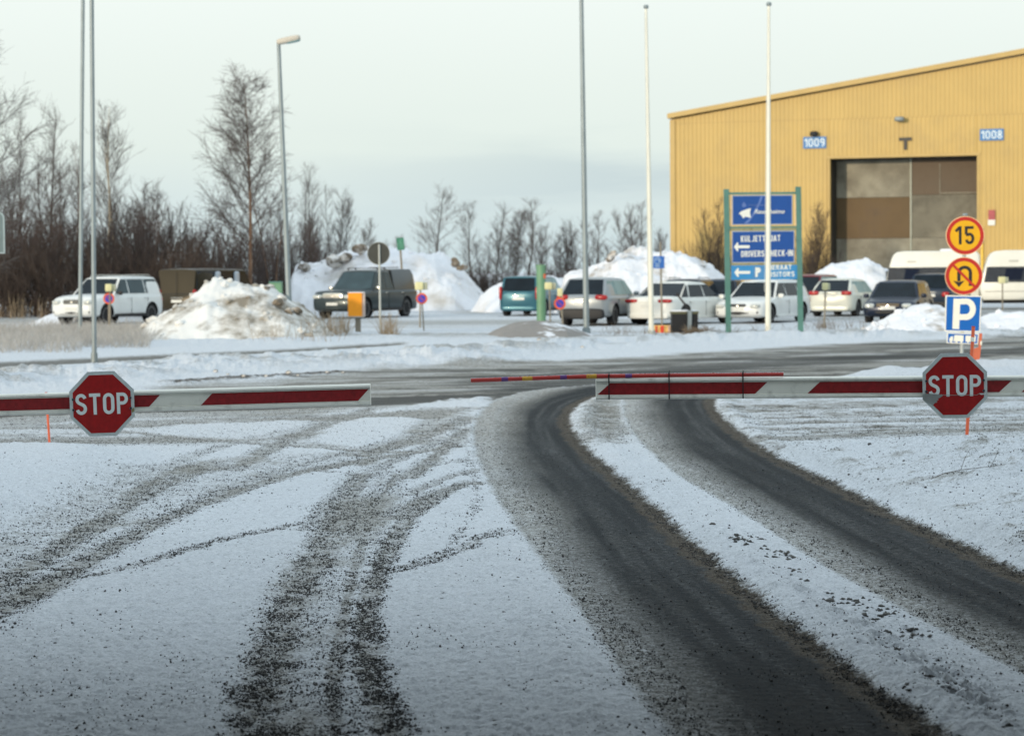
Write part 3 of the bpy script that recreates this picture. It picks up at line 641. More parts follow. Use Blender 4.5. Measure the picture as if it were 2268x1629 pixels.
for i in range(700):
    p = rr.random(); z = rr.uniform(.001, .003); q_ = dv*p+Vector((0, rr.uniform(-.006, .004), .0135+kz(p)-(.001 if p > .7 else 0)))
    fr.box(q_, (z*3, z*1.4, z), frostm, rr.random())
tag(fr.build('frost_rim', t), kind='stuff')
for px, top, bot, lb in ((1348.5, 825, 885, 'black cable tie nearest the tip of the right barrier arm'), (1481.5, 820, 884, 'middle one of the three black cable ties round the right barrier arm'), (1644.8, 820, 882, 'black cable tie round the right barrier arm, nearest its stop sign')):
    p = W(px, (top+bot)/2, YG); hh = (bot-top)/350
    z1 = W(px, top, YG).z-p.z; z0 = W(px, bot, YG).z-p.z
    m = MB(); x = 0
    m.ribbon([(x, z0+.003), (x-.001, z1-.012)], .0075, -.0285, -.0265, blackp)
    m.box((x, .012, z0+.003), (.005, .078, .002), blackp); m.box((x, .052, (z0+z1)/2-.006), (.005, .002, (z1-z0)-.02), blackp); m.box((x, .012, z1-.0135), (.005, .078, .002), blackp)
    o = m.build('cable_tie', loc=p); tag(o, lb, 'cable tie', 'cable ties holding the red pole')
    h_ = MB().rbox((x, -.022, z1-.012), (.009, .010, .008), blackp, 6, 6); h_.box((x+.001, -.022, z1-.004), (.004, .002, .012), blackp); h_.build('tie_head', o)

# ============================================================ poles
def pole(px, py, tx, ty, r0, r1, m, name, label, cat, group=None, n=14):
    b_ = G(px, py); T = W(tx, ty, b_.y); t = empty(name, b_, 0, label, cat, group)
    d = T-b_; MB().tube([(0, 0, -.1), tuple(d)], [r0, r1], m, n).build('shaft', t, True, angle=40); return t, b_, d
gp = 'tall galvanised steel posts'
for px, py, tx, ty, r0, r1, lb in ((177, 746, 186, -260, .062, .052, 'tall grey steel post at left, rising from the dry grass behind its neighbour'),
                                   (209, 798, 200, -420, .052, .043, 'tall grey steel post at left, the nearer of the pair, standing in clean snow'),
                                   (1299, 739, 1284, -240, .088, .050, 'tall grey steel post in the middle, standing beside the silver suv')):
    t, b_, d = pole(px, py, tx, ty, r0, r1, steel, 'steel_post', lb, 'post', gp)
    MB().tube([(0, 0, -.05), (0, 0, .16)], r0*1.35, steel, 14).build('base_collar', t, True, angle=40)
    e = t; 
    MB().rbox((d.x+.25, 0, d.z+.02), (.75, .3, .14), lampc, 4, 6).build('lamp_head', t, True)
t, b_, d = pole(643.5, 750, 617, 95, .085, .052, steel, 'street_lamp', 'street lamp with a cream head, its leaning grey post in the snow heap', 'street lamp')
h1 = W(612, 93, b_.y)-b_; h2 = W(666, 84, b_.y)-b_
c = (h1+h2)/2; L_ = (h2-h1).length
o = MB().rbox((0, 0, 0), (L_, .30, .17), lampc, 4, 8).build('lamp_head', t, True, loc=c, rot=(0, -math.atan2(h2.z-h1.z, h2.x-h1.x)-R(3), 0))
MB().rbox((.12, 0, -.075), (L_*.6, .24, .06), tealglass, 4, 6).build('lens', o, True)
MB().tube([(0, 0, -.1), (0, 0, .9)], .10, steel, 14).build('base_sleeve', t, True, angle=40)
for px, py, tx, ty, lb in ((1443, 741, 1431, 18, 'white flagpole to the right of the middle steel post, no flag, dark ball on top'),
                           (1701, 741, 1703, 12, 'white flagpole standing in front of the blue direction board, no flag')):
    t, b_, d = pole(px, py, tx, ty, .082, .038, flagw, 'flagpole', lb, 'flagpole', 'bare white flagpoles')
    MB().rbox((d.x, 0, d.z+.03), (.15, .15, .12), steel, 2.5, 8).build('finial', t, True)
    MB().tube([(0, 0, 0), (0, 0, .12)], .12, steel_l, 14).build('base_plate', t, True, angle=40)
    MB().tube([(-.10, -.06, 1.2), (-.05+d.x, -.05, d.z-.1)], .006, swhite, 5).build('halyard', t)

# ============================================================ big direction board
b_ = G(1692, 736); YB = b_.y; t = empty('direction_board', b_, 0, 'blue direction board between two green posts, arrows pointing left', 'direction board')
def lb_(px, py): p = W(px, py, YB); return (p.x-b_.x, p.z-b_.z)
def quad(x0, y0, x1, y1): return [lb_(x0, y1), lb_(x1, y1-1.3), lb_(x1, y0-1.3), lb_(x0, y0)]
for (x, y, X, Y) in ((1613.5, 737, 1608.5, 419), (1773.5, 735, 1767.5, 413.5)):
    p, q_ = lb_(x, y), lb_(X, Y); w_ = .075
    MB().prism([(p[0]-w_, p[1]-.1), (p[0]+w_, p[1]-.1), (q_[0]+w_, q_[1]), (q_[0]-w_, q_[1])], -.075, .075, greenp).build('post', t)
MB().prism(quad(1613, 426, 1764, 431), -.03, .03, greenp).build('top_rail', t)
MB().prism(quad(1615, 501.5, 1764, 505), -.03, .03, greenp).build('cross_rail', t)
MB().prism(quad(1616, 505, 1765, 511), -.028, .028, olive).build('cross_rail', t)
MB().prism(quad(1617, 583, 1766, 587), -.03, .03, olive).build('cross_rail', t)
for x in (1617.5, 1760): MB().prism([lb_(x, 501), lb_(x+4, 501), lb_(x+3.4, 431), lb_(x-.6, 431)], -.02, .02, sgrim).build('side_batten', t)
def panel(x0, y0, x1, y1, m, fr=2.2, name='sign_panel'):
    o = MB().prism(quad(x0, y0, x1, y1), -.045, -.032, pframe if fr else m).build(name, t)
    if fr: MB().prism(quad(x0+fr, y0+fr, x1-fr, y1-fr), -.050, -.0452, m).build('face', o)
    return o
SP = (W(1700, 600, YB).x-W(1600, 600, YB).x)/100   # metres per picture unit there
def zx(cx, cy): return lb_(1600.2+cx*.12575, 420.8+cy*.12575)
def poly_z(mb, pts, m, y): mb.prism([zx(*p) for p in pts][::-1], y-.004, y, m)
def arrow_z(mb, tip, y, m):
    tx, ty, tl = tip; k = 1
    poly_z(mb, [(tx, ty), (tx+62, ty-82), (tx+80, ty-62), (tx+70, ty-25), (tx+tl, ty-27), (tx+tl+12, ty), (tx+tl, ty+24), (tx+70, ty+25), (tx+80, ty+62), (tx+62, ty+85)], m, y)
p1 = panel(1621, 432.5, 1755, 498.5, deepblue)
m = MB(); poly_z(m, [(285, 412), (330, 375), (395, 350), (440, 335), (497, 322), (480, 400), (497, 490), (440, 478), (400, 468), (360, 500), (335, 455)], swhite, -.051)
poly_z(m, [(330, 262), (352, 250), (362, 225), (374, 205), (388, 225), (398, 248), (425, 262), (408, 275), (398, 300), (352, 300), (345, 275)], sswoosh, -.051)
m.build('ship_emblem', p1)
m = MB(); sw = [(688, 108), (665, 190), (610, 300), (560, 400), (500, 490), (440, 560), (390, 592)]
m.ribbon([zx(*p) for p in SL(sw)], .058, -.0545, -.051, sswoosh); m.build('swoosh', p1)
def script(txt, cx, cy, size, m, y, parent, name='lettering', width=None, shear=.35):
    cu = bpy.data.curves.new('txt', 'FONT'); cu.body = txt; cu.size = size; cu.shear = shear; cu.extrude = .001; cu.offset = size*.012
    o = bpy.data.objects.new('txt', cu); COL.objects.link(o); bpy.context.view_layer.update()
    me = bpy.data.meshes.new_from_object(o.evaluated_get(bpy.context.evaluated_depsgraph_get())); bpy.data.objects.remove(o)
    xs = [v.co.x for v in me.vertices]; sc_ = (width/(max(xs)-min(xs))) if width else 1
    x0, z0 = zx(cx, cy)
    for v in me.vertices: v.co = Vector((x0+v.co.x*sc_, y-v.co.z, z0+v.co.y))
    me.materials.clear(); me.materials.append(m); o = bpy.data.objects.new(name, me); COL.objects.link(o); o.parent = parent; return o
script('Rauanheimo', 548, 415, .17, swhite, -.057, p1, width=(1085-548)*.12575*SP)
script('OY M. RAUANHEIMO', 455, 282, .07, sswoosh, -.057, p1, width=(760-455)*.12575*SP, shear=0)
p2 = panel(1620.5, 511.5, 1759.5, 582.5, deepblue)
def zl(mb, txt, cx, cy, x1, hh, m, y, s=.17):
    x0, z0 = zx(cx, cy); X1, Z1 = zx(x1, cy); lettering(mb, txt, x0, z0, hh*.12575*SP, m, y, s, .13, width=X1-x0, depth=.003, eps=.0006, tilt=R(.9))
m = MB(); zl(m, 'KULJETTAJAT', 322, 915, 1018, 108, swhite, -.051); m.build('lettering', p2)
m = MB(); zl(m, 'DRIVERS CHECK-IN', 328, 1180, 1238, 108, swhite, -.051); m.build('lettering', p2)
m = MB(); arrow_z(m, (198, 1000, 270), -.051, swhite); m.build('arrow', p2)
p3 = panel(1619, 587.5, 1765.5, 619.5, midblue, 0)
m = MB(); arrow_z(m, (205, 1450, 275), -.0455, swhite); m.build('arrow', p3)
pl = MB(); pl.prism([zx(530, 1555), zx(735, 1553), zx(732, 1335), zx(530, 1338)], -.048, -.0455, mat('parking_square', (.06, .22, .45), .5)).build('parking_square', p3)
m = MB(); lettering(m, 'P', zx(575, 1530)[0], zx(575, 1530)[1], 168*.12575*SP, swhite, -.0485, .25, depth=.003); m.build('lettering', p3)
m = MB(); zl(m, 'VIERAAT', 775, 1408, 1215, 88, swhite, -.0455); zl(m, 'VISITORS', 775, 1530, 1268, 88, swhite, -.0455); m.build('lettering', p3)

# ============================================================ sign mast at right: 15, no u-turn, parking
b_ = G(2131, 833); YS = b_.y; t = empty('road_sign_mast', b_, 0, 'pale post carrying a yellow 15 limit, a no u-turn and blue parking signs', 'road signs')
def ls(px, py): p = W(px, py, YS); return (p.x-b_.x, p.z-b_.z)
kS = (W(2100, 600, YS).x-W(2000, 600, YS).x)/100
p0, p1_ = ls(2130, 838), ls(2139, 476)
MB().tube([(p0[0], .05, -.05), (p1_[0], .05, p1_[1])], .032, steel_l, 14).build('post', t, True, angle=40)
MB().rbox((p1_[0], .05, p1_[1]), (.09, .09, .06), steel, 3, 6).build('post_cap', t, True)
def roundsign(px, py, rp, name):
    c = ls(px, py); r_ = rp*kS
    m = MB(); m.disc(c, r_, -.006, .004, sgrim, 64); o = m.build(name, t)
    MB().ring(c, r_*.965, r_*.78, -.010, -.0065, sgred, 64).build('rim', o)
    MB().disc(c, r_*.80, -.0085, -.0065, sgyel, 64).build('yellow_field', o)
    for z in (.1, -.1): MB().box((c[0], .03, c[1]+z), (.12, .05, .03), steel).build('bracket', o)
    return o, c, r_
o, c, r_ = roundsign(2137.5, 521.5, 42.8, 'speed_limit_sign')
m = MB(); lettering(m, '15', c[0]-r_*.50, c[1]-r_*.46, r_*.94, soft_blk, -.0088, .155, .20, width=r_*.97, depth=.003, eps=.0006, tilt=R(.4)); m.build('lettering', o)
o, c, r_ = roundsign(2134.8, 611, 42.0, 'no_u_turn_sign')
m = MB(); q_ = r_
m.ribbon([(c[0]-.27*q_, c[1]-.28*q_), (c[0]-.27*q_, c[1]+.17*q_)]+[(c[0]+.035*q_+.305*q_*math.cos(R(a)), c[1]+.17*q_+.29*q_*math.sin(R(a))) for a in range(165, -1, -15)]+[(c[0]+.34*q_, c[1]-.52*q_)], .17*q_, -.0115, -.0087, soft_blk)
m.prism([(c[0]-.56*q_, c[1]-.24*q_), (c[0]-.27*q_, c[1]-.58*q_), (c[0]+.03*q_, c[1]-.24*q_), (c[0]-.27*q_, c[1]-.32*q_)], -.012, -.0088, soft_blk); m.build('turn_arrow', o)
m = MB(); m.ribbon([(c[0]-.60*q_, c[1]+.60*q_), (c[0]+.60*q_, c[1]-.60*q_)], .13*q_, -.0145, -.0122, sgred); m.build('slash', o)
def sq(x0, y0, x1, y1, sh=1.2): return [ls(x0-.6, y1), ls(x1-2.4, y1-sh+.8), ls(x1, y0-sh+1.6), ls(x0, y0)]
o = MB().prism([ls(2092.3, 733.6), ls(2170.3, 735.2), ls(2174.2, 654.5), ls(2094, 653.5)], -.006, .004, sgcream).build('parking_sign', t)
MB().prism([ls(2094.8, 731), ls(2168, 732.6), ls(2171.8, 657.2), ls(2096.8, 656.2)], -.0085, -.0063, sgblue).build('blue_field', o)
x0, z0 = ls(2109.5, 728); m = MB()
k = kS; s_ = 15.0; zz = lambda dx, dy: (x0+dx*k, z0+dy*k)
m.ribbon([zz(s_/2-.5, 0), zz(s_/2+2.2, 67)], s_*k, -.0115, -.0088, sgcream)
m.ribbon([zz(s_+1.5, 60.5), zz(30, 61)]+[zz(30+15*math.cos(R(a)), 43.5+17.5*math.sin(R(a))) for a in range(80, -81, -16)]+[zz(29, 26), zz(s_+.5, 26)], 13*k, -.012, -.0088, sgcream); m.build('lettering', o)
o = MB().prism([ls(2096.5, 759.5), ls(2165.5, 762.5), ls(2168, 738.2), ls(2097.5, 736)], -.006, .004, sgcream).build('supplementary_plate', t)
MB().prism([ls(2098.8, 757.6), ls(2163.6, 760.4), ls(2165.6, 740.4), ls(2099.8, 738.2)], -.0085, -.0063, sgblue).build('blue_field', o)
m = MB()
m.prism([ls(2111.5, 755.5), ls(2133.5, 756.3), ls(2134, 742.3), ls(2113.5, 741.6)], -.0105, -.0087, sgcream)
m.prism([ls(2138, 756.4), ls(2160, 757), ls(2161.5, 743.6), ls(2138.5, 742.8)], -.0105, -.0087, sgcream)
m.prism([ls(2102, 755), ls(2110.3, 755.3), ls(2110.6, 744.5), ls(2106.5, 744.2), ls(2102.3, 749.5)], -.0105, -.0087, sgcream)
for px in (2106, 2118, 2129, 2144, 2155): m.disc(ls(px, 756.8), 2.2*kS, -.0125, -.0106, sgcream, 14)
m.build('lorry_symbol', o)

# ============================================================ snow stakes and marker
def stake(bx, by, tx, ty, r_, m, label, tip=False, z=0):
    p = G(bx, by, z); T = W(tx, ty, p.y); d = T-p
    t = empty('snow_stake', p, 0, label, 'snow stake', 'thin orange snow stakes')
    MB().tube([(0, 0, -.2), tuple(d)], r_, m, 8).build('rod', t, True, angle=40)
    if tip: MB().tube([tuple(d*.86), tuple(d*.90)], r_*1.12, sgcream, 8).build('pale_band', t, True, angle=40)
    MB().tube([tuple(d*.995), tuple(d)], r_*1.1, sgred, 8).build('end_cap', t, True, angle=40)
stake(113, 998, 102, 868, .012, orangep, 'short orange snow stake behind the left barrier arm, leaning left')
stake(2138.5, 966, 2156, 722, .016, orangep, 'long orange snow stake behind the right stop sign, leaning right', True, .24)
p = G(2161, 806, .1); t = empty('marker_post', p, 0, 'flat orange marker post standing in snow beside the sign mast', 'marker post')
T = W(2171, 738, p.y)-p
MB().prism([(-.05, -.15), (.045, -.15), (T.x+.035, T.z), (T.x-.015, T.z), (T.x-.03, T.z*.55), (-.045, T.z*.5)], -.02, .02, mat('faded_orange', (.55, .13, .06), .6, 0, .1)).build('post', t)
MB().prism([(T.x-.005, T.z*.62), (T.x+.025, T.z*.62), (T.x+.028, T.z*.75), (T.x-.002, T.z*.75)], -.023, -.0202, sgcream).build('reflector', t)

# ============================================================ small roadside things in the middle distance
def nopark(px, py, bx, by, rx, ry, lb):
    p = G(bx, by); t = empty('no_parking_sign', p, 0, lb, 'no parking sign', 'small round no parking signs')
    c = W(px, py, p.y)-p; k = (W(px+10, py, p.y).x-W(px, py, p.y).x)/10; r_ = rx*k
    MB().tube([(0, .03, -.05), (c.x, .03, c.z+r_*.6)], .022*60/60, postbr, 8).build('post', t, True, angle=40)
    MB().disc((c.x, c.z), r_, -.004, .006, nopk_r, 40).build('red_plate', t)
    MB().disc((c.x, c.z), r_*.68, -.008, -.0045, nopk_b, 40).build('blue_field', t)
    MB().ribbon([(c.x-.5*r_, c.z+.5*r_), (c.x+.5*r_, c.z-.5*r_)], r_*.34, -.012, -.0085, nopk_m).build('slash', t)
nopark(241, 661, 240, 738, 12.5, 13, 'round no parking sign in front of the white suv')
nopark(934, 661, 939, 735, 12.5, 13, 'round no parking sign behind the dark pickup truck')
nopark(1240, 672, 1250, 737, 13, 14, 'round no parking sign between the blue and the silver car, its post leaning')
def heater(cx, cy, bx, by, lb, w_=17, h_=17, two=True):
    p = G(bx, by); t = empty('heater_post', p, 0, lb, 'heater post', 'cream engine heater posts of the car park')
    c = W(cx, cy, p.y)-p; k = (W(cx+10, cy, p.y).x-W(cx, cy, p.y).x)/10
    MB().tube([(0, .05, -.05), (c.x, .05, c.z)], .028, postbr, 8).build('post', t, True, angle=40)
    o = MB().rbox((c.x-w_*k*.12, 0, c.z), (w_*k*.85, .16, h_*k), cream, 8, 8).build('socket_box', t, True, angle=50)
    if two: MB().rbox((c.x+w_*k*.42, .1, c.z-h_*k*.02), (w_*k*.6, .2, h_*k*.92), mat('box_side', (.42, .42, .30), .5), 8, 8).build('side_box', t, True, angle=50)
heater(243, 637, 243, 740, 'cream heater post in front of the white suv')
heater(931, 633, 930, 726, 'cream heater post at the tail of the dark pickup truck', 22, 18)
heater(1217, 633, 1219, 716, 'cream heater post between green bollard and blue car', 20, 16)
heater(1242, 647, 1248, 735, 'cream heater post above the leaning no parking sign', 14, 18, False)
heater(1468, 627, 1470, 700, 'cream heater post behind the white saloon, beside a white flagpole', 14, 8, False)
heater(1829, 634, 1826, 728, 'cream heater post in front of the white hatchback', 14, 16)
heater(2019, 619, 2019, 676, 'cream heater post beside the caravan, above the dark saloon', 10, 12, False)
heater(2221, 620, 2221, 697, 'cream heater post in front of the right caravan', 18, 15)
# dark round sign seen from behind
p = G(843, 746); t = empty('round_sign_back', p, 0, 'round road sign seen from behind, dark grey, in front of the pickup truck', 'road sign')
c = W(838.5, 561, p.y)-p; k = (W(850, 561, p.y).x-W(840, 561, p.y).x)/10
dk = mat('dark_sign_back', (.045, .047, .040), .6, .1, .15)
MB().disc((c.x, c.z), 25*k, .0, .008, dk, 48).build('plate', t)
MB().ring((c.x, c.z), 25.2*k, 24*k, -.008, 0, mat('sign_edge', (.25, .25, .22), .5), 48).build('rim', t)
MB().tube([(0, -.03, -.1), (c.x+.02, -.03, c.z+20*k)], .03, steel_l, 10).build('post', t, True, angle=40)
# orange box
p = G(789, 741); t = empty('utility_box', p, 0, 'bright orange box on a short post beside dry weeds, in front of the pickup', 'utility box')
c = W(789, 674, p.y)-p; k = (W(800, 674, p.y).x-W(790, 674, p.y).x)/10
org = mat('orange_box', (.90, .32, .005), .5, 0, .05)
MB().box((c.x-2*k, 0, c.z), (31*k, .30, 52*k), org).build('cabinet', t)
MB().box((c.x+16.2*k, .06, c.z), (5.2*k, .34, 52*k), mat('pale_side', (.60, .48, .42), .6)).build('side_plate', t)
MB().box((c.x, .02, c.z-27.2*k), (36*k, .36, 2.4*k), steel_l).build('base_tray', t); MB().box((c.x, .02, c.z+26.8*k), (36*k, .36, 1.6*k), frostm).build('snow_cap', t)
MB().box((.05, .1, c.z/2-.5*26*k), (.16, .12, c.z-26*k), postbr).build('post', t)
# green sign leaning on the heap
p = G(900, 700); p = Vector((p.x, 96, 0)); c = W(886, 540, 96); p = W(897, 690, 96)
t = empty('green_sign', p, 0, 'small green board with pale lettering on a leaning post over the snow heap', 'sign')
c = c-p; k = (W(900, 540, 96).x-W(890, 540, 96).x)/10; grs = mat('green_sign_face', (.02, .17, .10), .5)
MB().tube([(0, .04, -.3), (c.x, .04, c.z)], .045, postbr, 8).build('post', t, True, angle=40)
o = MB().prism([(c.x-8*k, c.z+13*k), (c.x-6*k, c.z-14*k), (c.x+10*k, c.z-13*k), (c.x+8*k, c.z+14*k)], -.01, .01, grs).build('board', t)
m = MB(); gl = mat('sign_pale_marks', (.20, .45, .33), .6)
for i, (a, b2) in enumerate(((-3, 5), (-4, 4), (-5, 6), (-5, 7), (-4, 5))): m.box((c.x+(a+b2)/2*k+.3*k*i, -.014, c.z+(9-i*4.4)*k), ((b2-a)*k, .006, 1.4*k), gl)
m.build('pale_lines', o)
# green cylinder
p = G(1199, 712); t = empty('green_bollard', p, 0, 'thick round green pillar standing behind the dirty snow mound', 'bollard')
grn = mat('pillar_green', (.14, .29, .17), .5, 0, .08, 2); r_ = 10.2*(W(1210, 640, p.y).x-W(1200, 640, p.y).x)/10; tp = W(1198, 586, p.y)-p
MB().tube([(0, 0, -.1), (tp.x*.9, 0, tp.z*.96)], r_, grn, 28, False).build('shaft', t, True)
MB().tube([(tp.x*.9, 0, tp.z*.94), (tp.x, 0, tp.z)], r_*1.07, grn, 28).build('cap', t, True, angle=40)
MB().box((tp.x*.8+r_*.75, -r_*.7, tp.z*.80), (.07, .05, .16), orangep, .7).build('reflector', t)
p = G(612, 716); p = W(612, 700, 84); t = empty('green_container', p, 0, 'small green box half hidden behind the left snow heap and lamp post', 'box')
k = (W(622, 620, 84).x-W(612, 620, 84).x)/10
MB().box((0, 0, .65), (26*k, .6, 1.2), grn).build('body', t); MB().box((0, 0, 1.27), (28*k, .66, .05), greenp).build('lid', t)
# blue info sign on thin pole
p = G(1466.5, 724); t = empty('blue_info_sign', p, 0, 'small blue square sign with a ring symbol on a thin pole beside the flagpole', 'sign')
T = W(1463, 536, p.y)-p; c = W(1459.5, 580, p.y)-p; k = (W(1470, 580, p.y).x-W(1460, 580, p.y).x)/10
MB().tube([(0, .04, -.1), (T.x, .04, T.z)], .03, postbr, 8).build('pole', t, True, angle=40)
bl = mat('info_blue', (.02, .12, .42), .5); bw = mat('info_marks', (.35, .48, .62), .5)
o = MB().prism([(c.x-13*k, c.z-14*k), (c.x+12*k, c.z-14*k), (c.x+12*k, c.z+13*k), (c.x-13*k, c.z+13*k)], -.01, .01, bl).build('plate', t)
m = MB(); m.ring((c.x-3.5*k, c.z+3*k), 7.5*k, 6.3*k, -.016, -.0105, bw, 30); m.ribbon([(c.x-3*k+3.6*k*math.cos(R(a)), c.z+3*k+3.6*k*math.sin(R(a))) for a in range(-60, 200, 20)], 1.5*k, -.018, -.0105, bw); m.box((c.x-3.5*k, -.015, c.z-7*k), (9*k, .006, 1.6*k), bw); m.box((c.x-3.5*k, -.015, c.z-10*k), (9*k, .006, 1.4*k), bw); m.build('symbol', o)
# striped concrete foot
p = G(1462, 737); t = empty('striped_block', p, 0, 'low block painted yellow and red at the foot of the flagpole', 'block')
k = (W(1470, 730, p.y).x-W(1460, 730, p.y).x)/10; yb = mat('block_yellow', (.72, .45, .12), .6, 0, .2, 8); rb = mat('block_red', (.62, .05, .02), .6, 0, .15, 8)
MB().box((0, 0, 8.5*k), (44*k, .45, 17*k), yb).build('body', t)
for x, w_ in ((-9, 4), (3.5, 8)): MB().box((x*k, -.23, 8.5*k), (w_*k, .02, 16*k), rb).build('red_band', t)
MB().box((18.5*k, -.23, 8.5*k), (5*k, .018, 16*k), mat('block_pink', (.60, .38, .30), .6)).build('pale_band', t)
# black bin with lifting arm
p = G(1517, 737); t = empty('wheeled_bin', p, 0, 'black bin with a grey post beside it and a thin arm leaning up left', 'bin')
k = (W(1520, 730, p.y).x-W(1510, 730, p.y).x)/10
MB().box((0, .25, 21*k), (58*k, .55, 42*k), mat('bin_black', (.005, .005, .006), .5, 0, .3, 4)).build('bin_body', t)
MB().box((0, .25, 44.5*k), (61*k, .6, 4.5*k), mat('bin_rim', (.10, .10, .05), .5, 0, .4, 12)).build('rim', t); MB().rbox((0, .25, 48.5*k), (59*k, .56, 4*k), frostm, 5, 6).build('snow_cap', t, True)
MB().tube([(9.5*k, -.08, -.05), (10.5*k, -.08, 50*k)], .065, steel_l, 12).build('post', t, True, angle=40)
MB().tube([(11*k, -.1, 49*k), (-17*k, -.1, 85*k)], [.032, .028], mat('arm_dark', (.04, .035, .03), .6), 8).build('arm', t, True)
MB().rbox((-17*k, -.1, 86*k), (6*k, .1, 6*k), trimk, 3, 6).build('arm_end', t, True)
# twigs thrown at the bin's foot
# rounded grey sign edge at the far left
p = W(-14, 700, 40); p.z = 0; t = empty('grey_sign', p, 0, 'grey rounded sign plate cut by the left edge of the photo', 'sign')
c = W(-14, 515, 40)-p; k = .08/10*10*.1; k = (W(0, 515, 40).x-W(-10, 515, 40).x)/10
gs = mat('grey_blue_plate', (.12, .17, .18), .5)
m = MB(); pts = [(c.x-20*k, c.z-45*k), (c.x+23*k, c.z-45*k), (c.x+23*k, c.z+28*k)]+[(c.x+13*k+10*k*math.cos(R(a)), c.z+30*k+14*k*math.sin(R(a))) for a in range(0, 91, 15)]+[(c.x-10*k, c.z+44*k), (c.x-20*k, c.z+34*k)]
m.ribbon(pts, 3*k, -.02, .02, mat('plate_edge', (.28, .35, .36), .5), True); m.build('plate_edge', t)
MB().prism(pts, -.012, .012, gs).build('plate', t); MB().tube([(0, .05, -.1), (c.x, .05, c.z+20*k)], .04, steel, 10).build('post', t, True, angle=40)

# ============================================================ the yellow hall
D1 = 150.0; A_ = CP+ray(1490, 600)*(D1/ray(1490, 600).y); A_ = Vector((A_.x, A_.y, 0)); th = R(-19)
tv = Vector((math.cos(th), math.sin(th), 0)); nv = Vector((math.sin(th), -math.cos(th), 0))   # along / towards us
bld = empty('yellow_warehouse', A_, th, 'large warehouse of yellow ribbed sheet metal with one tall doorway', 'warehouse')
def fp(px, py):
    d = ray(px, py); t_ = (A_-CP).dot(nv)/d.dot(nv); q_ = CP+d*t_-A_; return (q_.dot(tv), q_.z)
ytile = mat('yellow_sheet', (.53, .365, .12), .55, 0, .05, .5, dirt=((.42, .30, .12), .5, .9, .35)); ytrim = mat('yellow_trim', (.46, .31, .095), .5, 0, .08, 1)
ul, zl_ = fp(1490, 262); ur, zr_ = fp(2268, 120); slope = (zr_-zl_)/(ur-ul)
dl, dtop = fp(1838, 352); dr, _ = fp(2165, 344); WR = 52.0; ridge = WR/2+6
def ztop(u): return zl_+slope*(u if u < ridge else 2*ridge-u)
def ribs(mb, u0, u1, zb, zt_f, m, y0=0, pitch=.28, amp=.04):
    u = u0; vs = []
    prof = []
    while u < u1-1e-6:
        for du, y in ((0, 0), (.10, 0), (.13, amp), (.25, amp)):
            if u+du < u1: prof.append((u+du, y))
        u += pitch
    prof.append((u1, 0)); n = len(prof)
    vs = [(p[0], y0-p[1], zb) for p in prof]+[(p[0], y0-p[1], zt_f(p[0])) for p in prof]
    mb.add(vs, [(i, i+1, n+i+1, n+i) for i in range(n-1)], m)
m = MB(); seamz = fp(1490, 275)[1]-0.0
ribs(m, 0, dl, 0, lambda u: seamz, ytile); ribs(m, dr, WR, 0, lambda u: seamz, ytile); ribs(m, dl, dr, dtop, lambda u: seamz, ytile)
ribs(m, 0, WR, seamz+.03, lambda u: ztop(u)-.1, ytile, -.012)
m.box((WR/2, -.02, seamz+.015), (WR, .03, .05), ytrim)
m.prism([(0, 0), (dl, 0), (dl, dtop), (dr, dtop), (dr, 0), (WR, 0), (WR, ztop(WR)-.1), (ridge, ztop(ridge)-.1), (0, ztop(0)-.1)], .02, .4, ytrim)
m.build('front_wall', bld)
m = MB(); m.box((-.0, 30, zl_/2), (.3, 60, zl_-.2), ytile); m.build('side_wall', bld)
m = MB()
for a, b2 in ((-.25, ridge), (ridge, WR+.25)):
    za, zb = ztop(max(a, 0))-(.03 if a < 0 else 0), ztop(min(b2, WR))
    m.add([(a, -.35, za), (b2, -.35, zb), (b2, 60, zb), (a, 60, za), (a, -.35, za+.32), (b2, -.35, zb+.32), (b2, 60, zb+.32), (a, 60, za+.32)], [(0, 1, 5, 4), (1, 2, 6, 5), (2, 3, 7, 6), (3, 0, 4, 7), (4, 5, 6, 7), (0, 3, 2, 1)], ytrim)
m.build('roof', bld)
MB().box((.04, -.06, zl_/2), (.34, .10, zl_-.3), ytrim).build('corner_trim', bld)
dd = 1.7
m = MB(); dkm = mat('door_reveal', (.03, .026, .02), .8); m.box((dl-.05, dd/2+.4, dtop/2), (.1, dd, dtop), dkm); m.box((dr+.05, dd/2+.4, dtop/2), (.1, dd, dtop), dkm); m.box(((dl+dr)/2, dd/2+.4, dtop+.05), (dr-dl, dd, .1), dkm); m.build('door_reveal', bld)  # near-black colour carries the deep shadow of the recess
m = MB(); m.box((dl-.06, -.05, dtop/2), (.16, .08, dtop), ytrim); m.box((dr+.06, -.05, dtop/2), (.16, .08, dtop), ytrim); m.box(((dl+dr)/2, -.05, dtop+.1), (dr-dl+.4, .08, .18), ytrim); m.build('door_frame', bld)
pg = mat('door_board_grey', (.27, .25, .19), .7, 0, .22, .7, dirt=((.12, .10, .07), .42, .75, .55)); pb_ = mat('door_board_brown', (.125, .078, .032), .7, 0, .2, .5, dirt=((.08, .055, .035), .5, .8, .5)); pm = mat('door_board_dull', (.17, .155, .115), .7, 0, .25, .6, dirt=((.08, .07, .05), .45, .75, .8))
pr_ = mat('door_board_rust', (.13, .095, .062), .7, 0, .2, .5, dirt=((.09, .06, .035), .42, .75, .5))
um = fp(2007, 450)[0]; YD = dd+.35
o = MB().box(((dl+dr)/2, YD+.12, dtop/2), (dr-dl, .1, dtop), dkm).build('doorway_back', bld)
def dpan(x0, x1, z0, z1, m_, y=0): MB().box(((x0+x1)/2, YD-y, (z0+z1)/2), (x1-x0-.02, .1, z1-z0-.02), m_).build('door_panel', bld)
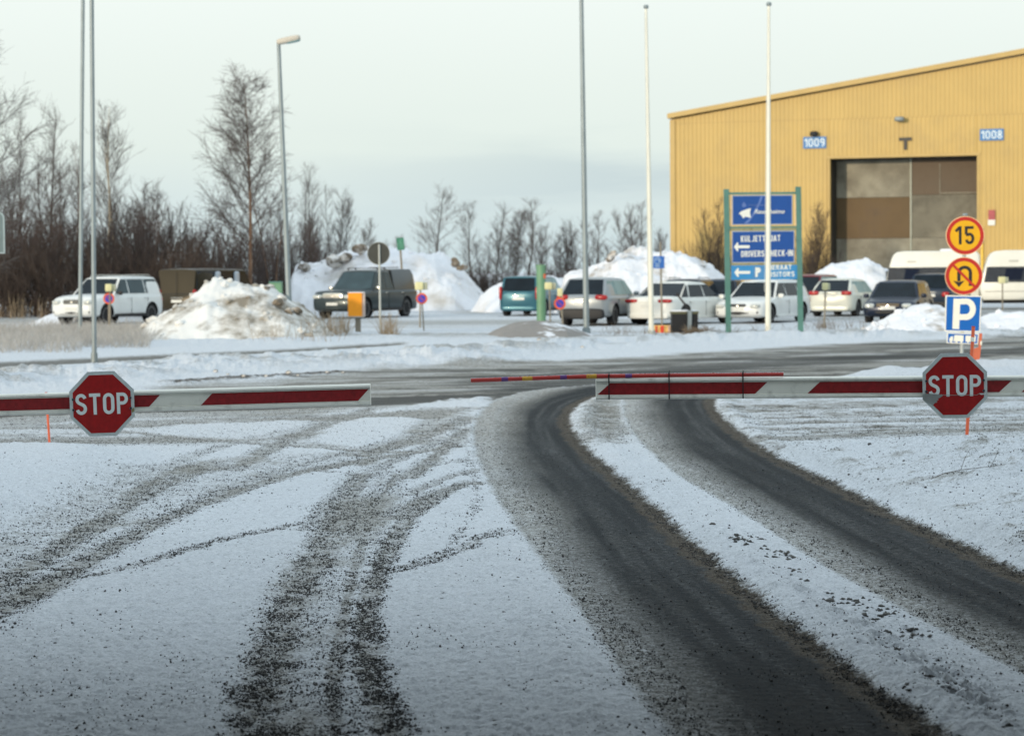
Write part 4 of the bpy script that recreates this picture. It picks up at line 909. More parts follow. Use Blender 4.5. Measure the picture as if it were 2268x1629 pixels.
zf = lambda py: fp(2000, py)[1]
dpan(dl+.05, um, 0, zf(526), pg); dpan(dl+.05, um, zf(526), zf(434), pb_); dpan(dl+.05, um, zf(434), dtop-.05, pg)
dpan(um, dr-.05, 0, zf(526), pg, .06); dpan(um, dr-.05, zf(526), zf(430), pm, .06); dpan(um, dr-.05, zf(430), dtop-.05, pr_, .06)
MB().box((um, YD-.15, dtop/2), (.09, .08, dtop), mat('door_edge', (.38, .40, .33), .5)).build('door_edge', bld)
q_ = fp(2072, 400)[0]; MB().box((q_, YD-.13, zf(395)), (.07, .03, zf(362)-zf(430)), pg).build('door_batten', bld); MB().box(((q_+dr)/2, YD-.13, zf(427)), (dr-q_, .03, .07), pg).build('door_batten', bld)
nbl = mat('number_plate_blue', (.03, .17, .42), .5, 0, .08)
def nplate(cx, cy, txt, w_, h_):
    a = fp(cx-w_/2, cy+h_/2); b2 = fp(cx+w_/2, cy-h_/2); o = MB().box(((a[0]+b2[0])/2, -.10, (a[1]+b2[1])/2), (b2[0]-a[0], .05, b2[1]-a[1]), nbl).build('number_board', bld)
    W_ = b2[0]-a[0]; H_ = b2[1]-a[1]; m = MB(); lettering(m, txt, a[0]+W_*.06, a[1]+H_*.15, H_*.70, mat('number_white', (.62, .72, .78), .5), -.127, .15, .14, width=W_*.88, depth=.01, eps=.003); m.build('lettering', o)
nplate(1805, 316, '1009', 51, 27); nplate(2197, 298.5, '1008', 53, 27)
a = fp(1805, 297); MB().rbox((a[0], -.3, a[1]), (.55, .4, .35), trimk, 3, 6).build('floodlight', bld, True)
a = fp(1995, 265); o = MB().rbox((a[0], -.45, a[1]), (.62, .7, .3), steel, 4, 8).build('wall_lamp', bld, True)
a = fp(2006, 318); m = MB(); m.box((a[0], -.10, a[1]+.28), (.8, .06, .2), soft_blk); m.box((a[0], -.10, a[1]-.1), (.2, .055, .6), soft_blk); m.build('letter_t', bld)
a = fp(2197, 476); MB().box((a[0], -.10, a[1]), (.42, .08, .62), mat('wall_sign_red', (.35, .05, .06), .5, 0, .3, 6)).build('wall_sign', bld)
a = fp(2196.5, 491.5); MB().box((a[0], -.10, a[1]), (.44, .07, .42), swhite).build('notice', bld)
MB().box((dr+.32, -.12, 2.2), (.12, .1, 4.4), mat('bright_yellow_rail', (.80, .52, .05), .5)).build('door_rail', bld)
#@@PART3
# ============================================================ snow heaps
def pile_mat(name, snowc, dc, lo, hi, sc_, bump=.9):
    return mat(name, snowc, .85, 0, .06, 2, bump=bump, bscale=6, dirt=(dc, lo, hi, sc_))
sn_clean = pile_mat('clean_pile_snow', (.76, .77, .80), (.48, .46, .43), .50, .70, .5, .8)
sn_dirty = pile_mat('dirty_pile_snow', (.74, .73, .70), (.22, .19, .145), .46, .62, .85)
sn_mid = pile_mat('pile_snow', (.77, .77, .79), (.36, .32, .27), .53, .66, .8, .7)
sn_grey = pile_mat('grey_mound', (.24, .22, .20), (.74, .75, .78), .55, .60, .9)
soil = mat('frozen_soil', (.20, .165, .125), .95, 0, .5, 2.5, bump=1, bscale=5, dirt=((.72, .70, .67), .47, .60, 1.6))
def pile(name, label, outline, y0, hd, m, seed, amp=.12, clods=(), chunks=0, fr=1.6, base=0, cat='snow heap', group='ploughed snow heaps'):
    P = [W(px, py, y0) for px, py in outline]; xs = np.array([p.x for p in P]); zs = np.array([max(p.z, 0) for p in P])
    cx = float((xs[0]+xs[-1])/2); n = 150; k = 64
    u = np.linspace(xs[0], xs[-1], n); v = np.linspace(-1, 1, k); U, V = np.meshgrid(u, v, indexing='ij')
    Hm = np.interp(U, xs, zs); Hm = Hm*np.clip(np.minimum(U-xs[0], xs[-1]-U)/.5, 0, 1)**.5
    f = np.clip(1-np.abs(V)**fr, 0, 1)**.95
    nx = U*.9+seed*7.3; ny = V*hd*.9
    big = fbm(nx, ny, seed, 5)-.5; med = fbm(nx*3.2, ny*3.2, seed+3, 4)-.5; sml = fbm(nx*9, ny*9, seed+5, 3)-.5
    Z = Hm*f*(1+.25*big)+f**.5*(amp*1.6*big+amp*1.3*med+amp*.6*sml-amp*.9*Hm/Hm.max())*np.clip(Hm/.6, 0, 1)
    Y = V*hd*(1+.2*(fbm(U*.6, U*0+seed, seed+9)-.5))*np.clip(.35+Hm/zs.max(), .35, 1)+.12*med
    Z = np.maximum(Z, -.05); Z[:, 0] = -.15; Z[:, -1] = -.15; Z[0] = -.15; Z[-1] = -.15
    t = empty(name, (cx, y0, base), 0, label, cat, group)
    me = bpy.data.meshes.new('heap'); me.vertices.add(n*k); me.vertices.foreach_set('co', np.stack([U-cx, Y, Z], -1).astype(np.float32).ravel())
    ix = np.arange(n*k).reshape(n, k); fill(me, np.stack([ix[:-1, :-1], ix[1:, :-1], ix[1:, 1:], ix[:-1, 1:]], -1).reshape(-1, 4))
    me.polygons.foreach_set('use_smooth', np.ones(len(me.polygons), bool)); me.materials.append(m)
    o = bpy.data.objects.new('heap', me); COL.objects.link(o); o.parent = t
    rr = random.Random(seed)
    def lump(mb, x, y, z, r_, mm, sq=.75):
        bm = bmesh.new(); bmesh.ops.create_icosphere(bm, subdivisions=2, radius=1); vs = []
        s1 = rr.random()*90
        for vv in bm.verts:
            q_ = vv.co; d = 1+.55*(float(vnoise(np.array([q_.x*1.7+s1]), np.array([q_.y*1.7+q_.z*2.1]), seed)[0])-.5)*1.6
            vs.append((x+q_.x*r_*d*rr.uniform(.97, 1.03), y+q_.y*r_*d, z+q_.z*r_*sq*d))
        mb.add(vs, [tuple(a.index for a in f_.verts) for f_ in bm.faces], mm); bm.free()
    if chunks:
        mb = MB()
        for _ in range(chunks):
            i = rr.randrange(8, n-8); j = int(k*rr.uniform(.06, .62))
            if Z[i, j] < .02 and rr.random() < .5: continue
            lump(mb, U[i, j]-cx, Y[i, j], Z[i, j], rr.choice([.04, .05, .07, .09, .13]), m)
        tag(mb.build('snow_chunks', t), kind='stuff')
    for (px, py, rp) in clods:
        q_ = W(px, py, y0-hd*.45); r_ = rp*.9*(y0/FPX); mb = MB()
        for _ in range(3): lump(mb, q_.x-cx+rr.uniform(-.7, .7)*r_, -hd*.42+rr.uniform(-.2, .2), q_.z+rr.uniform(-.4, .3)*r_, r_*rr.uniform(.45, .9), soil, .8)
        mb.build('soil_clod', t)
    return t
pile('snow_heap', 'rough dirty snow heap in front of the brown van, beside the lamp post', [(262, 757), (275, 742), (300, 730), (330, 712), (350, 698), (365, 684), (400, 665), (430, 640), (455, 624), (480, 612), (510, 622), (535, 618), (565, 616), (600, 624), (640, 650), (680, 680), (710, 705), (735, 735), (755, 757)], 62.5, 3.0, sn_dirty, 11, .13, clods=[(612, 668, 15), (650, 690, 20), (672, 722, 15), (590, 640, 10), (600, 690, 9), (380, 738, 13)], chunks=70)
pile('snow_heap', 'biggest snow heap with soil clods, behind the dark pickup truck', [(640, 690), (645, 625), (652, 590), (665, 572), (700, 574), (735, 572), (760, 556), (800, 545), (850, 541), (890, 546), (930, 552), (960, 556), (990, 570), (1015, 592), (1040, 615), (1062, 638), (1085, 662), (1108, 690), (1125, 700)], 111, 6.0, sn_clean, 23, .2, clods=[(672, 588, 13), (745, 580, 22), (770, 565, 17), (800, 552, 18), (830, 555, 12), (1000, 578, 14), (1020, 590, 13)], chunks=40, fr=1.8)
pile('snow_heap', 'low smooth snow heap behind the blue family car', [(1040, 690), (1065, 650), (1090, 628), (1120, 615), (1160, 611), (1210, 611), (1260, 618), (1300, 640), (1340, 690)], 104, 4.0, sn_clean, 31, .12, fr=1.8)
pile('snow_heap', 'wide rounded snow heap behind the white saloon and the flagpole', [(1225, 690), (1250, 612), (1275, 600), (1305, 588), (1335, 572), (1362, 552), (1400, 548), (1440, 551), (1480, 549), (1520, 556), (1550, 570), (1575, 586), (1598, 605), (1612, 630), (1640, 690)], 99, 5.5, sn_mid, 43, .16, clods=[(1347, 572, 12), (1357, 560, 8)], chunks=14, fr=1.9)
pile('snow_heap', 'rounded white snow heap in front of the warehouse door, beside the caravan', [(1780, 690), (1803, 612), (1820, 596), (1840, 586), (1865, 581), (1895, 574), (1915, 571), (1940, 576), (1962, 588), (1985, 605), (2000, 640), (2010, 690)], 108, 5.0, sn_clean, 57, .13, fr=1.9)
pile('snow_heap', 'snow heap at right in front of the dark saloon, next to the sign mast', [(1880, 738), (1900, 733), (1925, 722), (1950, 710), (1975, 696), (2000, 684), (2025, 672), (2055, 666), (2085, 672), (2105, 684), (2130, 702), (2160, 715), (2180, 730)], 66, 2.6, sn_mid, 61, .09, chunks=25)
pile('snow_heap', 'low snow heap at the right edge in front of the caravans', [(2130, 738), (2165, 702), (2195, 690), (2225, 684), (2250, 680), (2285, 684), (2320, 690), (2380, 712), (2420, 735)], 67, 2.2, sn_mid, 67, .09, chunks=25)
pile('snow_heap', 'grey gritty mound under the green pillar by the road', [(1055, 748), (1085, 735), (1110, 722), (1140, 712), (1175, 707), (1215, 709), (1250, 718), (1285, 732), (1320, 744), (1340, 748)], 63.5, 2.6, sn_grey, 71, .05, fr=1.7)
pile('snow_heap', 'small blue-grey snow slope at far left beside the white suv', [(60, 722), (90, 705), (120, 690), (150, 682), (190, 680), (240, 700), (260, 722)], 84, 2.0, sn_clean, 77, .05)

# ============================================================ vehicles
def car(name, label, cat, cx, base_y, face, phi, L, Wd, H, body, style, pm, **k):
    """cx, base_y: picture position of the footprint's centre; phi: how far the visible long side is turned"""
    p = G(cx, base_y)
    ang = {'toward_left': math.atan2(-math.cos(R(phi)), -math.sin(R(phi))), 'away_right': math.atan2(math.cos(R(phi)), math.sin(R(phi))),
           'toward_right': math.atan2(-math.cos(R(phi)), math.sin(R(phi)))}[face]
    t = empty(name, (p.x, p.y, -.01), ang, label, cat, 'vehicles parked in the snowy car park')
    hl, hw = L/2, Wd/2
    st = dict(
     suv=dict(belt=[(-1, .61), (-.97, .65), (.36, .63), (.45, .625), (.75, .60), (.93, .55), (1, .44)], rb=-.97, rr=-.80, rf=.14, wb=.42, hood=.6, wr=.68),
     hatch=dict(belt=[(-1, .58), (-.97, .66), (.38, .61), (.48, .58), (.9, .48), (1, .38)], rb=-.96, rr=-.72, rf=.16, wb=.50, wr=.66),
     mpv=dict(belt=[(-1, .58), (-.98, .64), (.45, .58), (.55, .56), (.92, .48), (1, .38)], rb=-.97, rr=-.86, rf=.25, wb=.60, wr=.70),
     saloon=dict(belt=[(-1, .56), (-.97, .645), (-.62, .66), (.36, .62), (.46, .60), (.9, .50), (1, .40)], rb=-.68, rr=-.34, rf=.16, wb=.46, wr=.64),
     wagon=dict(belt=[(-1, .56), (-.97, .63), (.36, .62), (.46, .60), (.9, .50), (1, .40)], rb=-.95, rr=-.78, rf=.16, wb=.46, wr=.66),
     van=dict(belt=[(-1, .50), (-.985, .52), (.55, .52), (.68, .50), (.93, .42), (1, .33)], rb=-.985, rr=-.96, rf=.45, wb=.70, wr=.80),
     pickup=dict(belt=[(-1, .58), (-.98, .60), (.30, .60), (.42, .60), (.90, .56), (1, .42)], rb=-.22, rr=-.15, rf=.18, wb=.42, wr=.68))[style]
    zb = k.get('clear', .22 if style not in ('pickup', 'suv') else .30)
    bx = [b_[0]*hl for b_ in st['belt']]; bz = [b_[1]*H for b_ in st['belt']]
    belt = lambda x: float(np.interp(x, bx, bz))
    def wid(x):
        e = abs(x)/hl; return hw*(1-.02*max(0, e-.5)*2-.13*max(0, (e-.78)/.22)**2.0-.09*max(0, (e-.95)/.05)**1.6)
    xs = sorted(set([-hl, -hl*.985, -hl*.955, -hl*.9, hl*.9, hl*.955, hl*.985, hl]+[hl*q_ for q_ in np.linspace(-.82, .82, 15)]))
    rings = []
    for x in xs:
        e = max(0, (abs(x)/hl-.9)/.1); z0 = zb+.10*e**1.5; zt = belt(x)-.02*e; w_ = wid(x); cr_ = .035*(1-.4*e); h = zt-z0
        half = [(0, z0), (.78*w_, z0), (.93*w_, z0+.03), (.985*w_, z0+.12*h), (w_, z0+.38*h), (w_, z0+.62*h), (.985*w_, z0+.80*h), (.955*w_, z0+.93*h), (.88*w_, zt), (.5*w_, zt+cr_*.8), (0, zt+cr_)]
        if e > .9: half = [(y*.97, z0+(z-z0)*.90+.05*h) for y, z in half]
        rings.append([(x, y, z) for y, z in half]+[(x, -y, z) for y, z in half[-2:0:-1]])
    m = MB(); m.loft(rings, pm); bo = m.build('body', t, True, angle=38)
    # wheel openings
    rw = k.get('rw', .33 if style not in ('pickup', 'suv', 'van') else .37); xa = -hl*k.get('ra', .60 if style != 'pickup' else .60); xf = hl*k.get('fa', .64)
    cut = MB()
    for x in (xa, xf):
        for s_ in (1, -1): cut.tube([(x, s_*(hw-.30), rw+.01), (x, s_*(hw+.2), rw+.01)], rw*1.17, sootm, 28)
    co = cut.build('cutter', t); bpy.context.view_layer.update()
    md = bo.modifiers.new('b', 'BOOLEAN'); md.operation = 'DIFFERENCE'; md.object = co; md.solver = 'EXACT'; md.material_mode = 'TRANSFER'
    bpy.context.view_layer.update(); nm = bpy.data.meshes.new_from_object(bo.evaluated_get(bpy.context.evaluated_depsgraph_get()))
    bo.modifiers.clear(); bo.data = nm; bpy.data.objects.remove(co)
    for s_ in (1, -1):
        for x in (xa, xf):
            yo = s_*(wid(x)-.03); yi = s_*(wid(x)-.25)
            wl = MB(); rs = []
            for y, r_ in ((yi, rw*.8), (yi, rw*.94), (yi+(yo-yi)*.1, rw), (yi+(yo-yi)*.88, rw), (yo, rw*.93), (yo, rw*.70)): rs.append([(x+r_*math.cos(2*math.pi*i/28), y, rw+r_*math.sin(2*math.pi*i/28)) for i in range(28)])
            wl.loft(rs, tyre); wo = wl.build('wheel', t, True, angle=35)
            rm = MB(); rm.tube([(x, yo-s_*.10, rw), (x, yo-s_*.03, rw)], rw*.68, sootm, 24)
            for i in range(k.get('spokes', 7)):
                a = 2*math.pi*i/k.get('spokes', 7); c_, s2 = math.cos(a), math.sin(a); w2 = rw*.10
                rm.add([(x+c_*rw*.1-s2*w2, yo-s_*.03, rw+s2*rw*.1+c_*w2), (x+c_*rw*.1+s2*w2, yo-s_*.03, rw+s2*rw*.1-c_*w2), (x+c_*rw*.66+s2*w2*.9, yo-s_*.005, rw+s2*rw*.66-c_*w2*.9), (x+c_*rw*.66-s2*w2*.9, yo-s_*.005, rw+s2*rw*.66+c_*w2*.9)], [(0, 1, 2, 3)], k.get('rim', rimm))
            n_ = 24; rr_ = [[(x+r_*math.cos(2*math.pi*i/n_), y, rw+r_*math.sin(2*math.pi*i/n_)) for i in range(n_)] for r_, y in ((rw*.70, yo-s_*.04), (rw*.70, yo+s_*.003), (rw*.63, yo+s_*.003), (rw*.63, yo-s_*.04))]
            rm.loft(rr_, k.get('rim', rimm), False); rm.build('rim', wo)
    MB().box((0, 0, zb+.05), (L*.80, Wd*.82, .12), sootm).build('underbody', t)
    # greenhouse
    gb = belt(0)
    def ghouse(rb, rr, rf, wb, wr, top, tag_='roof', mm=None):
        stn = [(rb, belt(rb)-.03), (rb+(rr-rb)*.5, None), (rr-.02*hl, top-.035), (rr+.06*hl, top-.012), ((rr+rf)/2, top), (rf-.08*hl, top-.018), (rf, top-.05), (wb, belt(wb)-.03)]
        z1 = lambda i: stn[i][1]
        stn[1] = (stn[1][0], belt(rb)+(top-.035-belt(rb))*.52)
        rs = []
        for x, z in stn:
            wB = wid(x)*.935; zl = belt(x)-.04; tt = (z-zl)/(top-zl); wT = wB+(wr*hw*1.05-wB)*max(0, min(1, tt))
            half = [(0, zl), (wB, zl), (wB+(wT-wB)*.5, zl+(z-zl)*.5), (wT, max(z-.05*tt, zl)), (wT*.93, z-.008*tt), (wT*.5, z+.018*tt), (0, z+.022*tt)]
            rs.append([(x, y, q_) for y, q_ in half]+[(x, -y, q_) for y, q_ in half[-2:0:-1]])
        m = MB(); m.loft(rs, mm or pm); return m.build(tag_, t, True, angle=30)
    rb, rr, rf, wb = [st[q_]*hl for q_ in ('rb', 'rr', 'rf', 'wb')]; wr = st['wr']
    rb = k.get('rb', rb/hl)*hl; rr = k.get('rr', rr/hl)*hl
    ghouse(rb, rr, rf, wb, wr*k.get('wk', 1.05), H, 'cabin')
    wr2 = wr*k.get('wk', 1.05)*1.05*hw
    def sidepane(x0, x1, zlo, zhi, s_, mm, nm='side_window', mar=.05):
        def ln(z): # front / rear limit of the cabin at height z
            zr = belt(rb); zf = belt(wb)
            a = rb+(rr-rb)*(z-zr)/(H-.04-zr); b_ = wb+(rf-wb)*(z-zf)/(H-.04-zf); return a+mar, b_-mar
        a0, b0 = ln(zlo); a1, b1 = ln(zhi)
        pts = [(max(x0, a0), zlo), (min(x1, b0), zlo), (min(x1, b1), zhi), (max(x0, a1), zhi)]
        if pts[1][0] <= pts[0][0]: return
        if pts[2][0] < pts[3][0]:
            xm = (pts[2][0]+pts[3][0])/2; pts[2] = (xm, zhi); pts[3] = (xm-.01, zhi)
        def yy_(x, z):
            wB = wid(x)*.935; zl = belt(x)-.04; return wB+(wr2-wB)*(z-zl)/(H-zl)
        vs = [(x, s_*(yy_(x, z)+.006), z) for x, z in pts]+[(x, s_*(yy_(x, z)-.02), z) for x, z in pts]
        mb = MB(); mb.add(vs, [(0, 1, 2, 3), (4, 7, 6, 5), (0, 4, 5, 1), (1, 5, 6, 2), (2, 6, 7, 3), (3, 7, 4, 0)], mm); return mb.build(nm, t)
    zlo = gb+.02; zhi = H-.10
    sp = k.get('panes', [(-.95, -.48), (-.45, -.02), (.01, .62)])
    for s_ in (1, -1):
        for i, (a, b_) in enumerate(sp): sidepane(a*hl, b_*hl, zlo, zhi, s_, k.get('sglass', glass))
    def endglass(x0, z0, x1, z1, nm, mm, d=1):
        def hwid(x, z):
            wB = wid(x)*.935; zl = belt(x)-.04; return wB+(wr2-wB)*max(0, min(1, (z-zl)/(H-zl)))
        f0, f1 = .05, .93; A0 = (x0+(x1-x0)*f0, z0+(z1-z0)*f0); A1 = (x0+(x1-x0)*f1, z0+(z1-z0)*f1)
        nx, nz = (z1-z0), -(x1-x0); l_ = math.hypot(nx, nz); nx, nz = nx/l_*d, nz/l_*d
        if nz < 0: nx, nz = -nx, -nz
        o_ = .022
        h0, h1 = hwid(*A0)*.90, hwid(*A1)*.86; N_ = 8; vs = []
        for (x, z), h in ((A0, h0), (A1, h1)):
            for i in range(N_+1):
                y = h*(2*i/N_-1); vs.append((x+nx*o_, y, z+nz*o_)); vs.append((x-nx*.06, y, z-nz*.06))
        fs = []; b0 = 2*(N_+1)
        for i in range(N_):
            a, c_ = 2*i, 2*i+2
            fs += [(a, c_, b0+c_, b0+a), (a+1, b0+a+1, b0+c_+1, c_+1), (a, a+1, c_+1, c_), (b0+a, b0+c_, b0+c_+1, b0+a+1)]
        fs += [(0, b0, b0+1, 1), (2*N_, 2*N_+1, b0+2*N_+1, b0+2*N_)]
        mb = MB(); mb.add(vs, fs, mm); return mb.build(nm, t)
    ws = endglass(wb, belt(wb)-.03, rf, H-.05, 'windscreen', k.get('wsg', glass))
    for s_ in (1, -1): MB().tube([(wb-.08, s_*.05-.25, belt(wb)+.035), (wb-.30, s_*.10+.28, belt(wb)+.06+.30*.35)], .012, trimk, 5).build('wiper', ws) if style != 'van' else None
    if style == 'van':
        for s_ in (1, -1):
            pass
    if not k.get('no_rear'): endglass(rb, belt(rb)-.03, rr-.02*hl, H-.035, 'rear_window', k.get('rwg', glass))
    # front end
    fx = hl; hz_ = belt(hl*.92)
    lz = zb+(hz_-zb)*.80; lw = k.get('lampw', .34)
    for s_ in (1, -1):
        o = MB().rbox((fx*.965-.02, s_*(hw*.68), lz), (.30, lw, .17), k.get('lampm', lampg), 3.2, 8).build('headlight', t, True)
        MB().rbox((fx*.985-.03, s_*hw*.70, zb+.18), (.12, .22, .10), trimk, 4, 6).build('fog_lamp_bezel', t, True)
        o = MB().rbox((-hl*.975+.02, s_*hw*(k.get('tly', .80)-.09), k.get('tlz', H*.50)), (.24, k.get('tlw', .30), k.get('tlh', .20)), tailr, 3.5, 8).build('tail_light', t, True)
        o = MB().rbox((wb-.20, s_*(hw+.07), belt(wb)+.06), (.12, .20, .15), k.get('mirror', pm), 3, 8).build('wing_mirror', t, True)
        MB().box((-.02*hl, s_*(wid(0)+.001), (zb+gb)/2-.03), (.012, .012, (gb-zb)*.78), trimk).build('door_gap', t)
        MB().box((-.48*hl, s_*(wid(-.48*hl)-.002), (zb+gb)/2+.02), (.012, .012, (gb-zb)*.62), trimk).build('door_gap', t)
        for x in (-.42, .06): MB().rbox((x*hl, s_*(wid(0)+.012), gb-.14), (.18, .03, .035), k.get('handle', pm), 4, 6).build('door_handle', t, True)
        if k.get('rails', style in ('suv', 'wagon')):
            MB().tube([(rr+.1, s_*wr2*.86, H+.02), (rr+.22, s_*wr2*.86, H+.06), (rf-.25, s_*wr2*.86, H+.05), (rf-.12, s_*wr2*.86, H)], .016, k.get('railm', trimk), 6).build('roof_rail', t, True)
        MB().rbox((0, s_*(wid(0)-.01), zb+.05), (L*.44, .05, .11), k.get('sill', trimk), 6, 6).build('sill_trim', t, True)
    gw = k.get('grillew', Wd*.46)
    g_ = MB().rbox((fx*.985-.035, 0, lz-.005), (.11, gw, .20*k.get('gh', 1)), k.get('grille', trimk), 6, 8).build('grille', t, True)
    bars = MB()
    for i in range(3): bars.box((fx*.985+.022, 0, lz-.06*k.get('gh', 1)+i*.06*k.get('gh', 1)), (.012, gw*.9, .018), k.get('bars', chrome))
    bars.rbox((fx*.985+.025, 0, lz), (.03, .11, .11), chrome, 2, 6); bars.build('grille_bars', g_)
    MB().rbox((fx*.975, 0, zb+.16), (.12, Wd*.62, .13), trimk, 6, 8).build('lower_intake', t, True)
    MB().box((fx+.006, 0, zb+.30), (.02, .50, .11), platem).build('front_plate', t)
    # rear end
    pz = k.get('pz', zb+(belt(-hl*.97)-zb)*.62)
    MB().box((-hl-.004, 0, pz), (.02, .50, .11), platem).build('rear_plate', t)
    MB().rbox((-hl*.975, 0, zb+.12), (.16, Wd*.84, k.get('bumph', .20)), k.get('bump', trimk), 6, 8).build('rear_bumper_trim', t, True)
    MB().rbox((-hl+.01, 0, pz+.13), (.05, .62, .035), k.get('strip', chrome), 5, 6).build('rear_strip', t, True)
    if k.get('snow'): 
        pass
    return t, dict(hl=hl, hw=hw, belt=belt, wid=wid, H=H, rr=rr, rf=rf, rb=rb, wb=wb, wr2=wr2, zb=zb)
cwhite = paint('white_paint', (.70, .71, .69)); cwhite2 = paint('white_paint_clean', (.72, .72, .67)); cgrey = paint('grey_green_paint', (.034, .047, .050), .3, .78)
cbrown = paint('brown_van_paint', (.040, .032, .018), .3, .8); csilver = paint('silver_paint', (.31, .33, .34), .45); cteal = paint('blue_teal_paint', (.035, .125, .165), .3)
cdark = paint('dark_grey_paint', (.022, .034, .055), .3, .8); cred = paint('dark_red_paint', (.14, .008, .012), .1); cnavy = paint('navy_paint', (.010, .017, .036), .3, .72, (.14, .12, .10))
cpearl = paint('pearl_paint', (.64, .64, .56), .1); pillar_sheen = paint('pillar_sky_sheen', (.45, .50, .56), .3)
car('parked_suv', 'white compact suv at far left, parked facing the camera before the bare trees', 'car', 241, 717, 'toward_left', 24, 4.70, 1.95, 1.74, None, 'suv', cwhite, sglass=dimglass, mirror=trimk, railm=chrome, grillew=.75, gh=1.1)
t, I = car('parked_van', 'brown van with dark side windows, seen from behind over the left snow heap', 'van', 470, 704, 'away_right', 25, 5.2, 1.95, 2.02, None, 'van', cbrown, no_rear=True, panes=[(-.94, -.46), (-.30, .12), (.22, .72)], tlz=.95, tlh=.5, tlw=.12, tly=.92, wk=1.08, rails=False)
for s_ in (-1,):
    for x in (-.38, .17): MB().rbox((x*I['hl'], s_*(I['wid'](0)*.935), 1.50), (.36, .10, .84), pillar_sheen, 6, 6).build('sheen_pillar', t, True)  # sky reflection on the brown body, put into the pillars as pale colour
MB().box((-I['hl']-.0, 0, 1.15), (.016, .012, 1.5), trimk).build('rear_door_gap', t)
t, I = car('parked_pickup', 'dark grey-green pickup truck with a canopy over its bed, facing the camera', 'pickup truck', 812, 703, 'toward_left', 25, 5.65, 2.02, 1.93, None, 'pickup', cgrey, mirror=chrome, grille=chrome, handle=chrome, grillew=.95, gh=1.6, lampw=.42, rw=.40, panes=[(-.22, .02), (.05, .5)], wk=1.08, ra=.58, sglass=dimglass, wsg=dimglass)
# canopy over the bed
hl, hw, H_ = I['hl'], I['hw'], I['H']; rs = []
for x, f in ((-hl*.985, .0), (-hl*.93, .75), (-hl*.86, 1), (-hl*.5, 1.0), (-hl*.235, .97)):
    z0 = I['belt'](x)-.03; zt = z0+(H_+.03-z0)*max(f, .02); wB = I['wid'](x)*.93; wT = wB*(1-.17*f)
    half = [(0, z0), (wB, z0), (wT, zt-.06*f), (wT*.92, zt), (0, zt+.02*f)]
    rs.append([(x, y, z) for y, z in half]+[(x, -y, z) for y, z in half[-2:0:-1]])
m = MB(); m.loft(rs, paint('canopy_paint', (.06, .068, .07), .2)); m.build('bed_canopy', t, True, angle=35)
MB().box((-hl*.225, 0, (I['belt'](0)+H_)/2), (.03, hw*1.5, H_-I['belt'](0)-.06), trimk).build('canopy_gap', t)
m = MB()
for x in (.10, -.12):
    m.box((x*hl, 0, H_+.08), (.06, hw*1.35, .03), trimk)
    for s_ in (1, -1): m.box((x*hl, s_*hw*.66, H_+.04), (.05, .05, .08), trimk)
for x in (-.55, ): m.box((x*hl, 0, H_+.10), (.06, hw*1.3, .03), trimk)
m.build('roof_bars', t)
car('parked_mpv', 'blue-teal family car seen from behind, its roof snowy, left of the green pillar', 'car', 1184, 698, 'away_right', 17, 4.6, 1.82, 1.63, None, 'mpv', cteal, sglass=tealglass, rails=False, tlz=.95, tlw=.12, tlh=.55, tly=.93, strip=chrome, bump=cteal)
car('parked_crossover', 'silver crossover with black lower bumper seen from behind, beside the middle post', 'car', 1333, 719, 'away_right', 20, 4.4, 1.86, 1.60, None, 'suv', csilver, sglass=tealglass, rw=.35, rails=False, tlz=.96, tlw=.42, tlh=.17, tly=.80, strip=chrome, rb=-.96, rr=-.70, bump=trimk, bumph=.36, wk=.98)
car('parked_saloon', 'white saloon with long red tail lights seen from behind, behind the black bin', 'car', 1512, 717, 'away_right', 33, 4.85, 1.86, 1.44, None, 'saloon', cwhite2, tlz=.82, tlw=.5, tlh=.13, tly=.76, strip=cwhite2, bump=cwhite2, sill=cwhite2)
car('parked_estate', 'dark estate car mostly hidden behind the white saloon', 'car', 1536, 700, 'away_right', 17, 4.7, 1.83, 1.48, None, 'wagon', cdark, rails=True)
car('parked_estate', 'second dark car, only its corner showing left of the direction board', 'car', 1596, 698, 'toward_left', 12, 4.4, 1.80, 1.46, None, 'hatch', cnavy)
car('parked_estate', 'white estate car facing the camera behind the legs of the direction board', 'car', 1692, 714, 'toward_left', 29, 4.65, 1.84, 1.47, None, 'wagon', cwhite, mirror=cwhite2, railm=chrome, sill=cwhite, bars=trimk, grillew=.6, gh=.8)
car('parked_hatchback', 'dark red car mostly hidden behind the white estate and direction board', 'car', 1793, 690, 'toward_left', 24, 4.2, 1.78, 1.60, None, 'mpv', cred, rails=False, sglass=tealglass, mirror=cred)
car('parked_hatchback', 'white hatchback with red tail lights seen from behind, right of the direction board', 'car', 1874, 699, 'away_right', 25, 4.35, 1.80, 1.46, None, 'hatch', cpearl, tlz=.92, tlw=.40, tlh=.16, tly=.80, bump=cpearl, sglass=tealglass, pz=.80, rw=.32, wk=.98, rr=-.62)
car('parked_saloon', 'dark navy saloon facing the camera behind the right snow heap', 'car', 1991, 712, 'toward_left', 19, 4.6, 1.82, 1.42, None, 'wagon', cnavy, rails=False, mirror=cnavy, grille=trimk, bars=mat('dull_chrome', (.18, .15, .10), .4, .5))
car('parked_suv', 'dark grey car behind the navy saloon, its roof in front of the caravan', 'car', 2082, 694, 'away_right', 22, 4.5, 1.84, 1.62, None, 'suv', cdark, rails=True)
